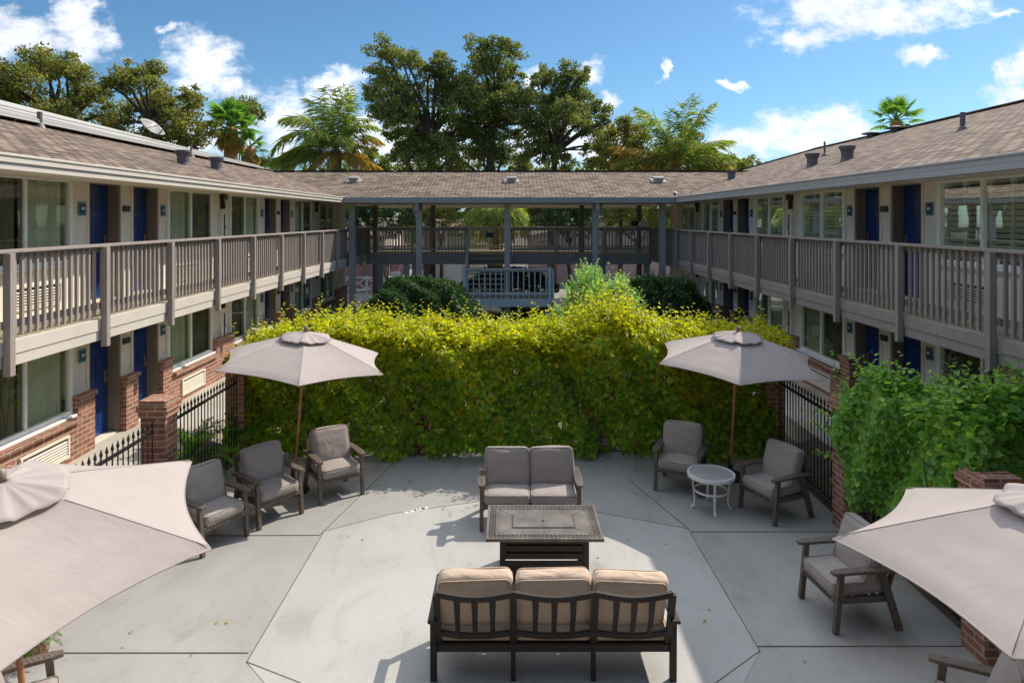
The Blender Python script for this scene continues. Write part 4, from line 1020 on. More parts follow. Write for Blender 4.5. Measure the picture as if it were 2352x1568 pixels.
# hedge on the iron fence
hx = [-4.95, -4.6, -4.1, -3.6, -3.0, -2.2, -1.4, -.4, .5, 1.0, 1.35, 1.85, 2.2, 2.7, 3.2, 3.9, 4.5, 5.1]
hz = [1.80, 1.95, 2.10, 2.18, 2.20, 2.17, 2.13, 2.12, 2.12, 2.13, 2.24, 2.40, 2.30, 2.16, 2.12, 2.12, 2.02, 1.88]
ztop = lambda x: np.interp(x, hx, hz)-.09+.05*np.sin(np.asarray(x)*2.9)*np.sin(np.asarray(x)*1.3+2)
hd = empty('hedge', (0, 12.4, 0), 0, 'tall leafy hedge grown over the iron fence, yellow-green shoots on top', 'hedge'); hd.location = (0, 0, 0)
def front_y(x, z):
    return 12.02-.14*np.sin(x*2.1+z*2.0)-.10*np.sin(x*5.3+1+z*3.1)-.06*np.sin(z*6+x*9)
n = 29000
x = rng.uniform(-4.95, 4.75, n); z = rng.uniform(.03, 1, n)**.9*(ztop(x)-.1)
lay = rng.exponential(.055, n); y = front_y(x, z)+lay-.05
edge = (z < .10+.08*np.sin(x*7)) & (rng.random(n) < .75)
hole = (np.sin(x*3.7+1.3)*np.sin(z*4.9+x*1.1+.6) > .86) | ((abs(x+1.55+.1*np.sin(z*9)) < .14) & (abs(z-.75) < .28)) | ((abs(x+1.6) < .13) & (z < .26)) | ((abs(x-1.62) < .12) & (z < .34))
hollow = (np.sin(x*5.1+2*np.sin(z*3))*np.sin(z*6.3+x*2.2)+.5*np.sin(x*11+z*8)) > .95
keep = ~edge & ~(hole & (rng.random(n) < .85)) & ~(hollow & (rng.random(n) < .7)); x, y, z = x[keep], y[keep], z[keep]; n = len(x)
P = np.stack([x, y, z], 1)
D = np.stack([rng.normal(0, .6, n), -.45+rng.normal(0, .35, n), -.65+rng.normal(0, .45, n)], 1)
Nn = np.stack([rng.normal(0, .4, n), -.8+rng.normal(0, .3, n), .75+rng.normal(0, .4, n)], 1)
sz = rng.uniform(.5, 1.35, n)
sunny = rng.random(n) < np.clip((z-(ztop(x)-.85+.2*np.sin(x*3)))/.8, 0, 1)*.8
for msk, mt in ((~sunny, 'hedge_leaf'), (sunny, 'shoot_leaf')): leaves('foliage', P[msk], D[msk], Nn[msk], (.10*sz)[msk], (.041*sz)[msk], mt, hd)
# top and back
n = 21000
x = rng.uniform(-5.0, 5.1, n); w = rng.uniform(0, 1, n); yy = 11.95+w*1.25
zt = ztop(x)+.10*np.sin(w*3.14)+.12*w+.06*np.sin(x*6+w*5)+.05*np.sin(x*13+w*9)-rng.exponential(.09, n)
P = np.stack([x, yy+rng.normal(0, .05, n), zt], 1); sz = rng.uniform(.6, 1.25, n)
leaves('foliage', P, rnd_dirs(n, .1), rnd_dirs(n, 1.2), .10*sz, .036*sz, 'shoot_leaf', hd)
n = 4500
x = rng.uniform(-5.0, 5.0, n); z = rng.uniform(.1, 1, n)*ztop(x)
P = np.stack([x, 13.1+rng.normal(0, .12, n), z], 1); sz = rng.uniform(.7, 1.3, n)
leaves('foliage', P, rnd_dirs(n, -.3), rnd_dirs(n), .075*sz, .027*sz, 'hedge_leaf', hd)
# bare inner twigs
n = 900
x = rng.uniform(-4.9, 4.7, n); P = np.stack([x, rng.uniform(12.05, 12.9, n), rng.uniform(0, 1.2, n)], 1)
tw = MB()
for k in range(260):
    xx = random.uniform(-4.9, 4.7); y0 = random.uniform(12.15, 12.9); h_ = float(ztop(xx))
    pts = [(xx, y0, 0), (xx+random.uniform(-.2, .2), y0+random.uniform(-.12, .12), h_*.45), (xx+random.uniform(-.35, .35), y0+random.uniform(-.2, .2), h_*.95)]
    tw.tube(pts, [.014, .010, .005], 5, False)
tw.build('twigs', 'bark', hd)
n = 1150
x = rng.uniform(-4.95, 5.0, n); w = rng.uniform(0, 1, n)
extra = np.interp(x, [-5, -4, .9, 1.4, 1.85, 2.3, 2.8, 5], [0, .03, .03, .30, .50, .30, .05, .0])
P = np.stack([x, 11.92+w*1.3, ztop(x)+.12*w-.05+rng.uniform(-.08, .1, n)], 1)
L = rng.gamma(2.2, .09, n)+.04+extra*rng.uniform(.2, 1.2, n)
D = np.stack([rng.normal(0, .3, n), rng.normal(-.05, .3, n), np.ones(n)], 1)
shoots(P, D, L, 11, .105, .026, 'shoot_leaf', hd, droop=.45)
n = 620
x = rng.uniform(-4.9, 4.7, n); z = rng.uniform(.2, 1, n)**.7*ztop(x)
P = np.stack([x, front_y(x, z)-.02, z], 1); D = np.stack([rng.normal(0, .5, n), -np.ones(n)*.7, rng.normal(.2, .5, n)], 1)
shoots(P[:200], D[:200], rng.uniform(.06, .2, 200), 7, .085, .030, 'hedge_leaf', hd, droop=.5)
shoots(P[200:], D[200:], rng.uniform(.06, .22, n-200), 8, .09, .030, 'shoot_leaf', hd, droop=.5)  # sunlit clumps on the hedge face, painted in with the brighter leaf colour

# vine bush over the fence by the shaded wing
vb = empty('vine_bush', (0, 0, 0), 0, 'sprawling green vine bush covering the iron fence and brick pier by the shaded wing', 'bush')
def vtop(x, y): return 1.75+.28*np.sin(x*2.2+y*1.3)+.16*np.sin(y*4.1+x)+.25*np.clip((9.4-y)/2.6, 0, 1)-.35*np.clip((x-5.6), 0, 1)
n = 17500                                     # courtyard face
yv = rng.uniform(6.85, 9.42, n); zv = rng.uniform(.05, 1, n)*vtop(4.6, yv)
lowcut = np.interp(yv, [6.8, 7.4, 8.4, 8.95, 9.1, 9.42], [1.1, .75, .4, .5, 1.25, 1.5])+.1*np.sin(yv*11)
k = zv > lowcut; yv, zv = yv[k], zv[k]; n = len(yv)
xv = 4.50+.12*np.sin(yv*3+zv*2.3)+.07*np.sin(yv*8+zv*5)+rng.exponential(.08, n)-.0
sz = rng.uniform(.6, 1.35, n)
leaves('foliage', np.stack([xv, yv, zv], 1), np.stack([-.4+rng.normal(0, .4, n), rng.normal(-.2, .5, n), -.6+rng.normal(0, .5, n)], 1), np.stack([-1+rng.normal(0, .4, n), -.6+rng.normal(0, .4, n), .6+rng.normal(0, .4, n)], 1), .085*sz, .036*sz, 'vine_leaf', vb)
n = 27000                                     # top and near face
yv = rng.uniform(6.7, 9.45, n); xv = rng.uniform(4.5, 6.4, n)
zv = vtop(xv, yv)+.08*np.sin(xv*7+yv*5)-rng.exponential(.14, n)
k = zv > .2; sz = rng.uniform(.6, 1.35, n)
leaves('foliage', np.stack([xv, yv, zv], 1)[k], rnd_dirs(n, -.1)[k], rnd_dirs(n, 1.3)[k], (.085*sz)[k], (.036*sz)[k], 'vine_leaf', vb)
n = 15000
xv = rng.uniform(4.5, 6.4, n); zv = rng.uniform(.3, 1, n)*vtop(xv, 6.8); yv = 6.75+.15*np.sin(xv*4+zv*3)+rng.exponential(.1, n); sz = rng.uniform(.6, 1.35, n)
leaves('foliage', np.stack([xv, yv, zv], 1), rnd_dirs(n, -.6), np.stack([rng.normal(0, .5, n), -1+rng.normal(0, .4, n), .6+rng.normal(0, .4, n)], 1), .085*sz, .036*sz, 'vine_leaf', vb)
tw = MB()
for q in range(120):
    y0 = random.uniform(6.9, 9.3); x0 = random.uniform(4.7, 6.2); tw.tube([(x0, y0, 0), (x0+random.uniform(-.3, .3), y0+random.uniform(-.2, .2), .9), (x0+random.uniform(-.5, .4), y0+random.uniform(-.4, .4), 1.7)], [.016, .011, .005], 5, False)
tw.build('twigs', 'bark', vb)
n = 420
yv = rng.uniform(6.8, 9.4, n); xv = rng.uniform(4.45, 6.3, n)
P = np.stack([xv, yv, vtop(xv, yv)-.05], 1); D = np.stack([rng.normal(-.15, .45, n), rng.normal(0, .35, n), np.ones(n)], 1)
shoots(P, D, rng.uniform(.12, .5, n), 9, .10, .036, 'vine_leaf', vb, droop=.3)
P = np.array([[4.55, 9.2, 1.75], [4.5, 9.3, 1.5], [5.6, 7.2, 2.0], [6.1, 7.0, 1.9], [5.0, 8.0, 1.95], [4.7, 8.7, 1.9], [4.5, 9.35, 1.3], [4.5, 9.4, .95], [5.3, 7.6, 2.0]]); D = np.array([[-.45, .2, 1], [-.9, .3, .3], [.1, 0, 1], [.3, 0, 1], [0, 0, 1], [-.2, 0, 1], [-.7, .5, .1], [-.5, .8, -.1], [.3, -.2, 1]])
shoots(P, D, np.array([.65, .4, .5, .6, .45, .4, .35, .3, .5]), 14, .09, .03, 'vine_leaf', vb, droop=.25, stemr=.006)

# ---- trees
def px(x, y, Y): return np.array([(x-1170)*Y/F, Y, H+(503-y)*Y/F])
def crown(e, Y, clumps, dens, leaf, mat, depth=1.0, sub=22, seed=0, flat=.75):
    dens = dens*2.15; leaf = leaf*.80
    """Crown from leaf clumps (photo-measured centre and radius, each given its own depth)."""
    r_ = np.random.default_rng(seed); Ps = []; cs = []
    for i, (x, y, r) in enumerate(clumps):
        R_ = r*(1.13 if flat > .7 else 1.1)*Y/F; c = px(x, y, Y)+np.array([0, r_.uniform(-1, 1)*R_*depth*1.6, 0]); cs.append((c, R_))
        ns = max(6, int(sub*(r/40)**1.3)); sc = unit(r_.normal(size=(ns, 3)))*r_.uniform(.35, 1.0, (ns, 1))*R_*np.array([1, 1, .85])
        for s_ in sc:
            m = int(dens*(R_**2)/ns); rr = R_*r_.uniform(.26, .50)
            q = r_.normal(size=(m, 3)); q = unit(q)*(r_.uniform(.15, 1, (m, 1))**.55)*rr*np.array([1.15, 1.15, flat]); Ps.append(c+s_+q)
    P = np.concatenate(Ps); n = len(P); sz = r_.uniform(.6, 1.3, n)
    D = unit(r_.normal(size=(n, 3))); Nn = unit(r_.normal(size=(n, 3))+np.array([0, 0, .8]))
    leaves('crown', P, D, Nn, leaf*sz, leaf*.36*sz, mat, e, .15, .1)
    return cs
def limbs(e, base, fork, cs, r0, mat='bark', seed=0, every=1):
    r_ = random.Random(seed); mb = MB(); base = Vector(base); fork = Vector(fork); r0 = r0*.7
    j = lambda s: Vector((r_.uniform(-s, s), r_.uniform(-s, s), r_.uniform(-s, s)))
    mb.tube([base, base.lerp(fork, .35)+j(r0*.6), base.lerp(fork, .7)+j(r0*.6), fork], [r0*1.25, r0, r0*.85, r0*.75], 10)
    for i, (c, R_) in enumerate(cs):
        c = Vector(c); s = fork if (c.z > fork.z-.5) else base.lerp(fork, .6); d = (c-s).length
        if i % every: continue
        m1 = s.lerp(c, .35)+Vector((0, 0, d*.06))+j(d*.05); m2 = s.lerp(c, .7)+Vector((0, 0, d*.05))+j(d*.05)
        a = r0*.5*min(1, 2.2/ max(1, d*.35)); mb.tube([s, m1, m2, c], [a, a*.7, a*.42, a*.15], 7, False)
        for q in range(4): mb.tube([m2.lerp(c, q/4), c+j(R_*.4), c+j(R_*.8)], [a*.25, a*.15, .012], 5, False)
    mb.build('trunk', mat, e)
def oak(label, Y, clumps, base, fork, r0, dens=520, leaf=.21, mat='oak_leaf', seed=0, depth=1.0, cat='tree', group='oaks beyond the roofs', sub=22, flat=.75):
    b = px(base[0], base[1], Y); b[2] = 0
    e = empty('oak_tree', (0, 0, 0), 0, label, cat, group)
    cs = crown(e, Y, clumps, dens, leaf, mat, depth, sub, seed, flat)
    limbs(e, b, px(fork[0], fork[1], Y), cs, r0, seed=seed)
oak('tall dark oak beyond the walkway roof with high twin crowns, centre of the skyline', 43,
    [(1104, 108, 30), (1102, 145, 30), (1152, 108, 28), (1184, 122, 24), (1133, 155, 44), (1180, 165, 30), (1215, 215, 26), (1225, 300, 28), (1070, 175, 24), (1075, 290, 34), (1115, 205, 46), (1160, 210, 44), (1190, 220, 36), (1180, 258, 46), (1215, 262, 34), (1100, 255, 44), (1140, 262, 38), (1085, 300, 42), (1175, 300, 30), (1130, 330, 40), (1100, 352, 40), (1160, 352, 34), (1050, 360, 40)],
    (1128, 393), (1130, 290), .42, seed=2)
oak('broad oak beyond the walkway roof leaning over the feather palm', 41,
    [(888, 125, 32), (920, 128, 30), (940, 150, 30), (860, 168, 26), (882, 185, 34), (845, 210, 22), (858, 225, 22), (905, 200, 44), (935, 210, 36), (1008, 128, 24), (985, 160, 32), (1015, 148, 28), (1030, 175, 34), (1055, 205, 44), (1010, 215, 42), (1068, 235, 36), (905, 250, 40), (880, 262, 26), (935, 275, 38), (900, 290, 28), (970, 262, 20), (1035, 262, 36), (945, 305, 34), (915, 320, 30), (975, 318, 36), (1045, 300, 32), (910, 352, 32), (950, 350, 38), (995, 352, 42), (1030, 345, 30)],
    (985, 393), (990, 320), .42, seed=3)
oak('airy oak beyond the walkway roof between the tall oak and the shaded wing palm', 42,
    [(1245, 165, 22), (1262, 180, 26), (1240, 195, 20), (1305, 170, 26), (1330, 172, 26), (1312, 195, 30), (1268, 215, 34), (1250, 240, 28), (1340, 222, 32), (1310, 235, 34), (1375, 250, 24), (1350, 262, 34), (1300, 275, 42), (1262, 270, 34), (1372, 285, 24), (1255, 315, 34), (1225, 330, 28), (1340, 300, 26), (1290, 305, 22), (1208, 355, 28), (1250, 360, 30), (1195, 372, 24), (1300, 372, 26), (1345, 345, 18), (1395, 270, 16), (1380, 330, 20)],
    (1268, 393), (1275, 352), .36, seed=4)
oak('wide warm-toned oak behind the metal capping, farther from the dish', 31,
    [(95, 135, 36), (120, 150, 36), (75, 160, 34), (160, 155, 36), (190, 180, 34), (30, 185, 40), (60, 215, 46), (110, 200, 46), (155, 215, 48), (205, 215, 34), (5, 210, 40), (-30, 230, 50), (100, 260, 50), (170, 265, 46), (225, 255, 34), (40, 265, 50), (225, 300, 34), (140, 310, 40), (60, 320, 50), (-10, 290, 50)],
    (150, 393), (150, 300), .40, dens=620, leaf=.17, mat='oak_leaf_warm', seed=5)
oak('warm-toned oak directly behind the satellite dish', 31,
    [(290, 165, 30), (325, 160, 26), (345, 152, 22), (305, 195, 34), (350, 195, 36), (270, 205, 26), (335, 235, 42), (290, 240, 36), (375, 225, 28), (400, 240, 32), (435, 215, 24), (430, 245, 30), (455, 240, 22), (270, 280, 36), (320, 285, 42), (375, 280, 38), (430, 285, 40), (465, 285, 28), (400, 320, 40), (455, 325, 34), (340, 320, 40)],
    (355, 393), (355, 290), .36, dens=620, leaf=.17, mat='oak_leaf_warm', seed=6)
oak('sparse oak top showing behind the fan palm', 38, [(535, 235, 22), (560, 232, 24), (585, 245, 22), (575, 270, 24), (545, 262, 26), (595, 268, 14), (600, 365, 24), (560, 330, 30), (620, 375, 18)], (560, 393), (560, 300), .2, dens=330, seed=7)
oak('small dark tree peeking over the ridge beside the feather palm', 46, [(855, 350, 18), (870, 360, 20), (840, 372, 22), (880, 378, 22), (820, 378, 24)], (860, 393), (860, 380), .15, seed=8)
oak('olive bush tree over the ridge between the airy oak and the upright palm', 38, [(1400, 300, 26), (1425, 320, 34), (1380, 340, 34), (1440, 295, 30), (1460, 330, 36), (1415, 365, 40), (1370, 378, 26), (1480, 370, 40), (1475, 290, 22)], (1425, 393), (1425, 370), .2, mat='oak_leaf_warm', seed=9)
oak('olive and orange bush tree behind the upright palm, toward the shaded wing', 38, [(1600, 300, 26), (1610, 335, 34), (1570, 345, 36), (1640, 365, 30), (1675, 378, 30), (1710, 375, 20), (1730, 383, 16), (1545, 370, 36), (1590, 375, 30), (1630, 385, 26), (1520, 350, 30), (1700, 385, 24)], (1600, 393), (1600, 375), .2, mat='oak_leaf_warm', seed=10)
oak('twiggy treetop just clearing the shaded wing hip', 60, [(1832, 362, 7), (1845, 366, 6), (1722, 366, 8), (1738, 374, 8)], (1800, 420), (1800, 385), .1, seed=12)
# dark tree masses seen through the open walkway
def mass(label, Y, cl, mat, seed, dens=420, leaf=.16, name='shade_tree', grp='trees seen through the open walkway'):
    x0 = sum(c[0] for c in cl)/len(cl); e = empty(name, (0, 0, 0), 0, label, 'tree', grp)
    cs = crown(e, Y, cl, dens, leaf, mat, .6, 14, seed); b = px(x0, 600, Y); b[2] = 0
    limbs(e, b, px(x0, 560, Y), cs, .16, seed=seed)
mass('dark tree seen through the walkway bay closest to the sunlit wing', 37, [(830, 490, 34), (870, 500, 34), (850, 470, 30), (905, 480, 34), (800, 500, 30), (940, 500, 26), (830, 530, 22), (900, 530, 26)], 'dark_leaf', 21)
mass('olive tree seen through the walkway, second bay from the sunlit wing', 38, [(985, 480, 24), (1010, 500, 34), (1040, 485, 30), (1035, 520, 32), (990, 530, 26), (1060, 515, 24), (960, 480, 24)], 'oak_leaf_warm', 22, 300)
mass('dark dense tree seen through the walkway between central and bracketed posts', 36, [(1250, 495, 30), (1285, 490, 34), (1320, 495, 34), (1350, 490, 30), (1300, 520, 30), (1340, 525, 26)], 'dark_leaf', 23)
mass('dark tree seen through the walkway bay closest to the shaded wing', 38, [(1390, 490, 34), (1430, 495, 34), (1475, 490, 36), (1510, 500, 34), (1540, 490, 30), (1450, 520, 26), (1400, 525, 26), (1510, 530, 20)], 'oak_leaf', 24)
mass('olive tree between the yellow palm and the dark dense tree', 40, [(1200, 490, 26), (1180, 530, 26), (1090, 540, 26), (1140, 545, 26)], 'oak_leaf_warm', 25, 260)

tl = []
r8 = random.Random(88)
for k in range(34): tl.append((690+k*29+r8.uniform(-8, 8), r8.uniform(455, 520), r8.uniform(28, 40)))
for k in range(40): tl.append((700+k*24, r8.uniform(470, 490), 22))
for k in range(44): tl.append((640+k*26, r8.uniform(388, 402), r8.uniform(14, 22)))
for k in range(26): tl.append((700+k*37+r8.uniform(-8, 8), r8.uniform(420, 450), r8.uniform(14, 24)))
e = empty('treeline', (0, 0, 0)); cs = crown(e, 62, tl, 260, .34, 'oak_leaf', .8, 10, 77)
o = kids(e)[0]; o.parent = None; bpy.data.objects.remove(e); o.name = 'treeline'; tag(o, 'far dark wood closing the view beyond the street', 'trees', kind='stuff')
# ---- palms
def frond(mb_, lf, base, az, el, L, curve, nl=44, ll=.55, lw=.028, droop=.5, tw=0):
    d = Vector((math.cos(az)*math.cos(el), math.sin(az)*math.cos(el), math.sin(el))); p = Vector(base); pts = [p.copy()]; n = 14
    for k in range(n):
        d = (d+Vector((0, 0, -curve/n*(1+1.5*k/n)))).normalized(); p = p+d*L/n; pts.append(p.copy())
    mb_.tube(pts, [.028*(1-.8*i/n)*L/3 for i in range(n+1)], 5, False)
    A = np.array([tuple(q) for q in pts]); t = np.linspace(.16, .995, nl); f = t*n; i0 = np.minimum(f.astype(int), n-1); fr = (f-i0)[:, None]
    P = A[i0]*(1-fr)+A[i0+1]*fr; T = unit(A[i0+1]-A[i0]); Sd = unit(np.cross(T, [0, 0, 1.0])+1e-4); U = np.cross(Sd, T)
    prof = (np.sin(np.clip(t*1.05, 0, 1)*math.pi)**.55*.85+.2)*ll*L/3
    for s in (-1, 1):
        jit = rng.normal(size=P.shape)*.24
        D = Sd*s*.9+T*(.55+.5*t[:, None])+U*.18-np.array([0, 0, droop])*(.6+.6*rng.random((nl, 1)))+jit
        lf.append((P, D, U+rng.normal(size=P.shape)*.3, prof*rng.uniform(.6, 1.15, nl), np.full(nl, lw*L/3)))
def emit(lf, name, mat, e):
    if not lf: return
    c = [np.concatenate([q[i] for q in lf]) for i in range(5)]
    leaves(name, *c, mat, e, .05, .12)
def feather_palm(label, X, Y, Zc, fr, dry, trunk_r, seed, bark='palm_bark', dropb=.85, nl=66, ll=.92, lw=.024, group='feather palms'):
    e = empty('feather_palm', (0, 0, 0), 0, label, 'palm tree', group)
    st_ = MB(); g = []; dd_ = []
    for (az, el, L, cv) in fr: frond(st_, g, (X, Y, Zc), az, el, L, cv, nl, ll, lw, dropb)
    for (az, el, L, cv) in dry: frond(st_, dd_, (X, Y, Zc-.15), az, el, L, cv, nl, ll, lw, dropb+.2)
    emit(g, 'fronds', 'palm_leaf', e); emit(dd_, 'dry_fronds', 'palm_dry', e)
    st_.build('frond_stalks', 'palm_dry', e)
    pr = [(trunk_r*1.2, 0)]+[(trunk_r*(1+.12*(k % 2)), Zc*k/24) for k in range(1, 24)]+[(trunk_r*1.5, Zc-.2), (.05, Zc+.3)]
    MB().lathe(pr, 14, Matrix.Translation((X, Y, 0))).build('trunk', bark, e)
# angles: az 0 = +x, 90 = away from the camera
p1 = px(772, 350, 36)
feather_palm('big ragged feather palm over the roof, arching fronds toward the fan palm', p1[0], p1[1], p1[2],
    [(rad(120), rad(78), 4.3, .8), (rad(60), rad(80), 3.9, .6), (rad(150), rad(72), 3.9, .8), (rad(200), rad(58), 4.3, 1.75), (rad(175), rad(66), 4.1, 1.2), (rad(215), rad(66), 3.7, 1.3), (rad(-60), rad(78), 3.7, .8), (rad(20), rad(68), 3.2, 1.3), (rad(-20), rad(70), 3.1, 1.2), (rad(190), rad(12), 3.9, .55), (rad(170), rad(4), 3.9, .25), (rad(200), rad(-4), 3.6, .3), (rad(120), rad(60), 3.5, 1.4), (rad(250), rad(60), 3.0, 1.5), (rad(300), rad(55), 2.8, 1.5), (rad(80), rad(80), 3.9, 1.0), (rad(150), rad(50), 3.9, 1.5), (rad(185), rad(28), 3.8, 1.0), (rad(10), rad(55), 3.0, 1.2), (rad(-10), rad(35), 2.8, 1.1)],
    [(rad(0), rad(48), 2.9, .9), (rad(30), rad(40), 2.6, 1.6), (rad(-30), rad(20), 2.6, 1.2), (rad(5), rad(3), 3.3, .6), (rad(-15), rad(-8), 2.6, .5), (rad(240), rad(25), 2.2, 1.5), (rad(270), rad(15), 2.0, 1.5), (rad(220), rad(10), 2.4, 1.4), (rad(320), rad(30), 2.3, 1.7), (rad(160), rad(30), 2.4, 1.8)], .28, 1)
p2 = px(1552, 388, 36)
feather_palm('upright feather palm over the roof near the shaded wing, open V of green fronds', p2[0], p2[1], p2[2],
    [(rad(150), rad(76), 4.3, .95), (rad(200), rad(78), 4.0, 1.3), (rad(40), rad(80), 4.4, .75), (rad(-20), rad(76), 4.1, .9), (rad(10), rad(50), 3.9, .7), (rad(-10), rad(38), 3.6, .75), (rad(30), rad(60), 3.6, 1.2), (rad(90), rad(84), 3.4, .8), (rad(170), rad(50), 3.0, .9), (rad(185), rad(30), 3.4, .6), (rad(260), rad(70), 2.6, 1.2)],
    [(rad(180), rad(42), 3.9, .55), (rad(165), rad(35), 3.8, .6), (rad(195), rad(15), 3.6, .5), (rad(180), rad(5), 3.4, .3), (rad(270), rad(80), 1.5, .3), (rad(240), rad(72), 1.4, .3), (rad(300), rad(72), 1.4, .3), (rad(0), rad(15), 3.0, .7), (rad(-15), rad(5), 2.8, .5), (rad(20), rad(20), 2.6, 1.0), (rad(205), rad(25), 3.2, 1.0)], .28, 2)
p5 = px(1140, 500, 34)
feather_palm('yellow-green feather palm framed by the open walkway', p5[0], p5[1], p5[2],
    [(rad(a), rad(el), 2.3, cv) for a, el, cv in ((180, 45, 1.9), (200, 60, 1.9), (160, 55, 1.8), (0, 45, 1.9), (-20, 55, 1.9), (20, 60, 1.8), (270, 60, 2.0), (240, 50, 1.9), (300, 50, 1.9), (90, 75, 1.2), (180, 25, 1.6), (0, 25, 1.6), (215, 35, 1.8), (325, 35, 1.8), (230, 70, 2.1), (310, 70, 2.1), (190, 5, 1.0), (350, 5, 1.0), (255, 30, 1.8), (285, 30, 1.8), (140, 30, 1.6), (40, 30, 1.6))],
    [(rad(a), rad(5), 1.6, 1.8) for a in (200, 250, 290, 340, 20, 160)], .16, 3, 'palm_bark', ll=.85)
def fan_palm(label, X, Y, Zc, R_, nf, skirt, seed, bark='orange_bark'):
    e = empty('fan_palm', (0, 0, 0), 0, label, 'palm tree', 'fan palms')
    r_ = random.Random(seed); st_ = MB(); g = []; dr = []
    for k in range(nf+skirt):
        dead = k >= nf; az = k*2.4+r_.uniform(-.2, .2); el = rad(r_.uniform(-75, -45)) if dead else rad(85-105*((k+.5)/nf)+r_.uniform(-6, 6))
        d = Vector((math.cos(az)*math.cos(el), math.sin(az)*math.cos(el), math.sin(el))); b = Vector((X, Y, Zc)); pl = R_*(.55 if dead else r_.uniform(.62, .8)); c = b+d*pl
        st_.tube([b, b.lerp(c, .5)+Vector((0, 0, .05*R_)), c], [.022*R_*1.5, .016*R_*1.5, .012*R_*1.5], 5, False)
        n = 26; s = d.cross(Vector((0, 0, 1))); s = s.normalized() if s.length > .05 else Vector((1, 0, 0)); u = s.cross(d)
        ang = np.linspace(-2.0, 2.0, n); D = np.outer(np.cos(ang), d)+np.outer(np.sin(ang), s)+rng.normal(size=(n, 3))*.03; D[:, 2] -= .18*np.abs(ang)/2+(.12 if not dead else .25)
        P = np.repeat(np.array([tuple(c)]), n, 0); ln = R_*.62*(.72+.28*np.cos(ang*.7))*np.ones(n)*r_.uniform(.85, 1.1)
        (dr if dead else g).append((P, D, np.repeat(np.array([tuple(u)]), n, 0), ln, np.full(n, .042*R_)))
    emit(g, 'fronds', 'fan_leaf', e); emit(dr, 'dry_fronds', 'palm_dry', e); st_.build('frond_stalks', 'fan_leaf', e)
    tr = .16*R_+.1
    MB().lathe([(tr*1.2, 0)]+[(tr*(1+.15*(k % 2)), Zc*k/30) for k in range(1, 30)]+[(tr*1.1, Zc-.1), (.04, Zc+.1)], 12, Matrix.Translation((X, Y, 0))).build('trunk', bark, e)
p3 = px(530, 292, 33); fan_palm('bushy fan palm with dry skirt behind the end of the metal capping', p3[0], p3[1], p3[2], 1.15, 26, 16, 5)
p4 = px(2058, 278, 46); fan_palm('lone fan palm rising behind the shaded wing ridge', p4[0], p4[1], p4[2], 1.45, 17, 3, 6)
p6 = px(575, 340, 33.5); fan_palm('small dry fan palm crowded beside the bushy fan palm', p6[0], p6[1], p6[2], .8, 10, 16, 8)

def cycad(label, X, Y, z, L, n, seed, mat='palm_leaf', cone=(20, 75)):
    e = empty('sago_plant', (0, 0, 0), 0, label, 'plant', 'sago plants')
    r_ = random.Random(seed); st_ = MB(); g = []
    for k in range(n): frond(st_, g, (X, Y, z), k*2.4, rad(r_.uniform(*cone)), L*r_.uniform(.8, 1.1), 1.0, 34, .55, .035, .05)
    emit(g, 'fronds', mat, e); st_.build('frond_stalks', 'fan_leaf', e)
    MB().lathe([(.10, 0), (.12, z*.5), (.10, z), (.02, z+.05)], 10, Matrix.Translation((X, Y, 0))).build('stem', 'palm_bark', e)
cycad('sago plant with yellow-green fronds behind the sunlit iron fence', -5.12, 11.0, .35, .85, 26, 1, 'fan_leaf')
cycad('low sago plant deeper behind the sunlit iron fence', -5.1, 10.1, .2, .6, 18, 2, 'fan_leaf')
cycad('dark sago plant in the garden beside the stair landing', 2.05, 21.5, .7, 1.3, 26, 3, 'dark_leaf')
cycad('small spiky plant under the edge of the biggest umbrella', -4.55, 6.55, .15, .35, 16, 4, 'grass_blade')
cycad('sago plant below the stair landing', .6, 27.3, .5, 1.1, 22, 5, 'dark_leaf')

def bush(label, name, c, r, n, leaf, mat, up=.6, grp='garden shrubs', sh=0):
    e = empty(name, (0, 0, 0), 0, label, 'shrub', grp)
    d = rnd_dirs(n); d[:, 2] = np.abs(d[:, 2]) if c[2] < r[2] else d[:, 2]
    lump = 1+.10*np.sin(d[:, 0]*7+1)*np.sin(d[:, 2]*6)+.07*np.sin(d[:, 1]*11+d[:, 0]*9)
    P = np.array(c)+d*np.array(r)*(lump*(1-rng.exponential(.06, n)))[:, None]; P[:, 2] = np.maximum(P[:, 2], .02)
    sz = rng.uniform(.6, 1.3, n)
    leaves('foliage', P, unit(d+rng.normal(size=d.shape)*.8), unit(d*.6+np.array([0, 0, up])+rng.normal(size=d.shape)*.5), leaf*sz, leaf*.35*sz, mat, e)
    tw_ = MB()
    for k in range(14): tw_.tube([(c[0]+random.uniform(-.1, .1), c[1]+random.uniform(-.1, .1), 0), (c[0]+random.uniform(-.6, .6)*r[0], c[1]+random.uniform(-.6, .6)*r[1], c[2]+random.uniform(0, .7)*r[2])], [.03, .008], 5, False)
    tw_.build('twigs', 'bark', e)
    if sh:
        dd = rnd_dirs(sh, .8); shoots(np.array(c)+dd*np.array(r)*.9, dd+np.array([0, 0, .7]), rng.uniform(.15, .45, sh), 9, leaf, leaf*.3, mat, e)
    return e
bush('rounded dark green shrub beside the stair landing', 'round_shrub', (-2.75, 20.3, 1.0), (1.6, 1.5, 1.42), 26000, .075, 'dark_leaf', sh=120)
bush('second dark shrub lobe closest to the pedestals, garden mound', 'round_shrub', (-3.6, 21.2, .7), (1.2, 1.2, 1.1), 13000, .075, 'dark_leaf', sh=60)
bush('dark loose shrub in the garden by the shaded wing', 'garden_shrub', (4.4, 20.0, 1.2), (1.35, 1.3, 1.25), 9000, .10, 'dark_leaf', sh=260)
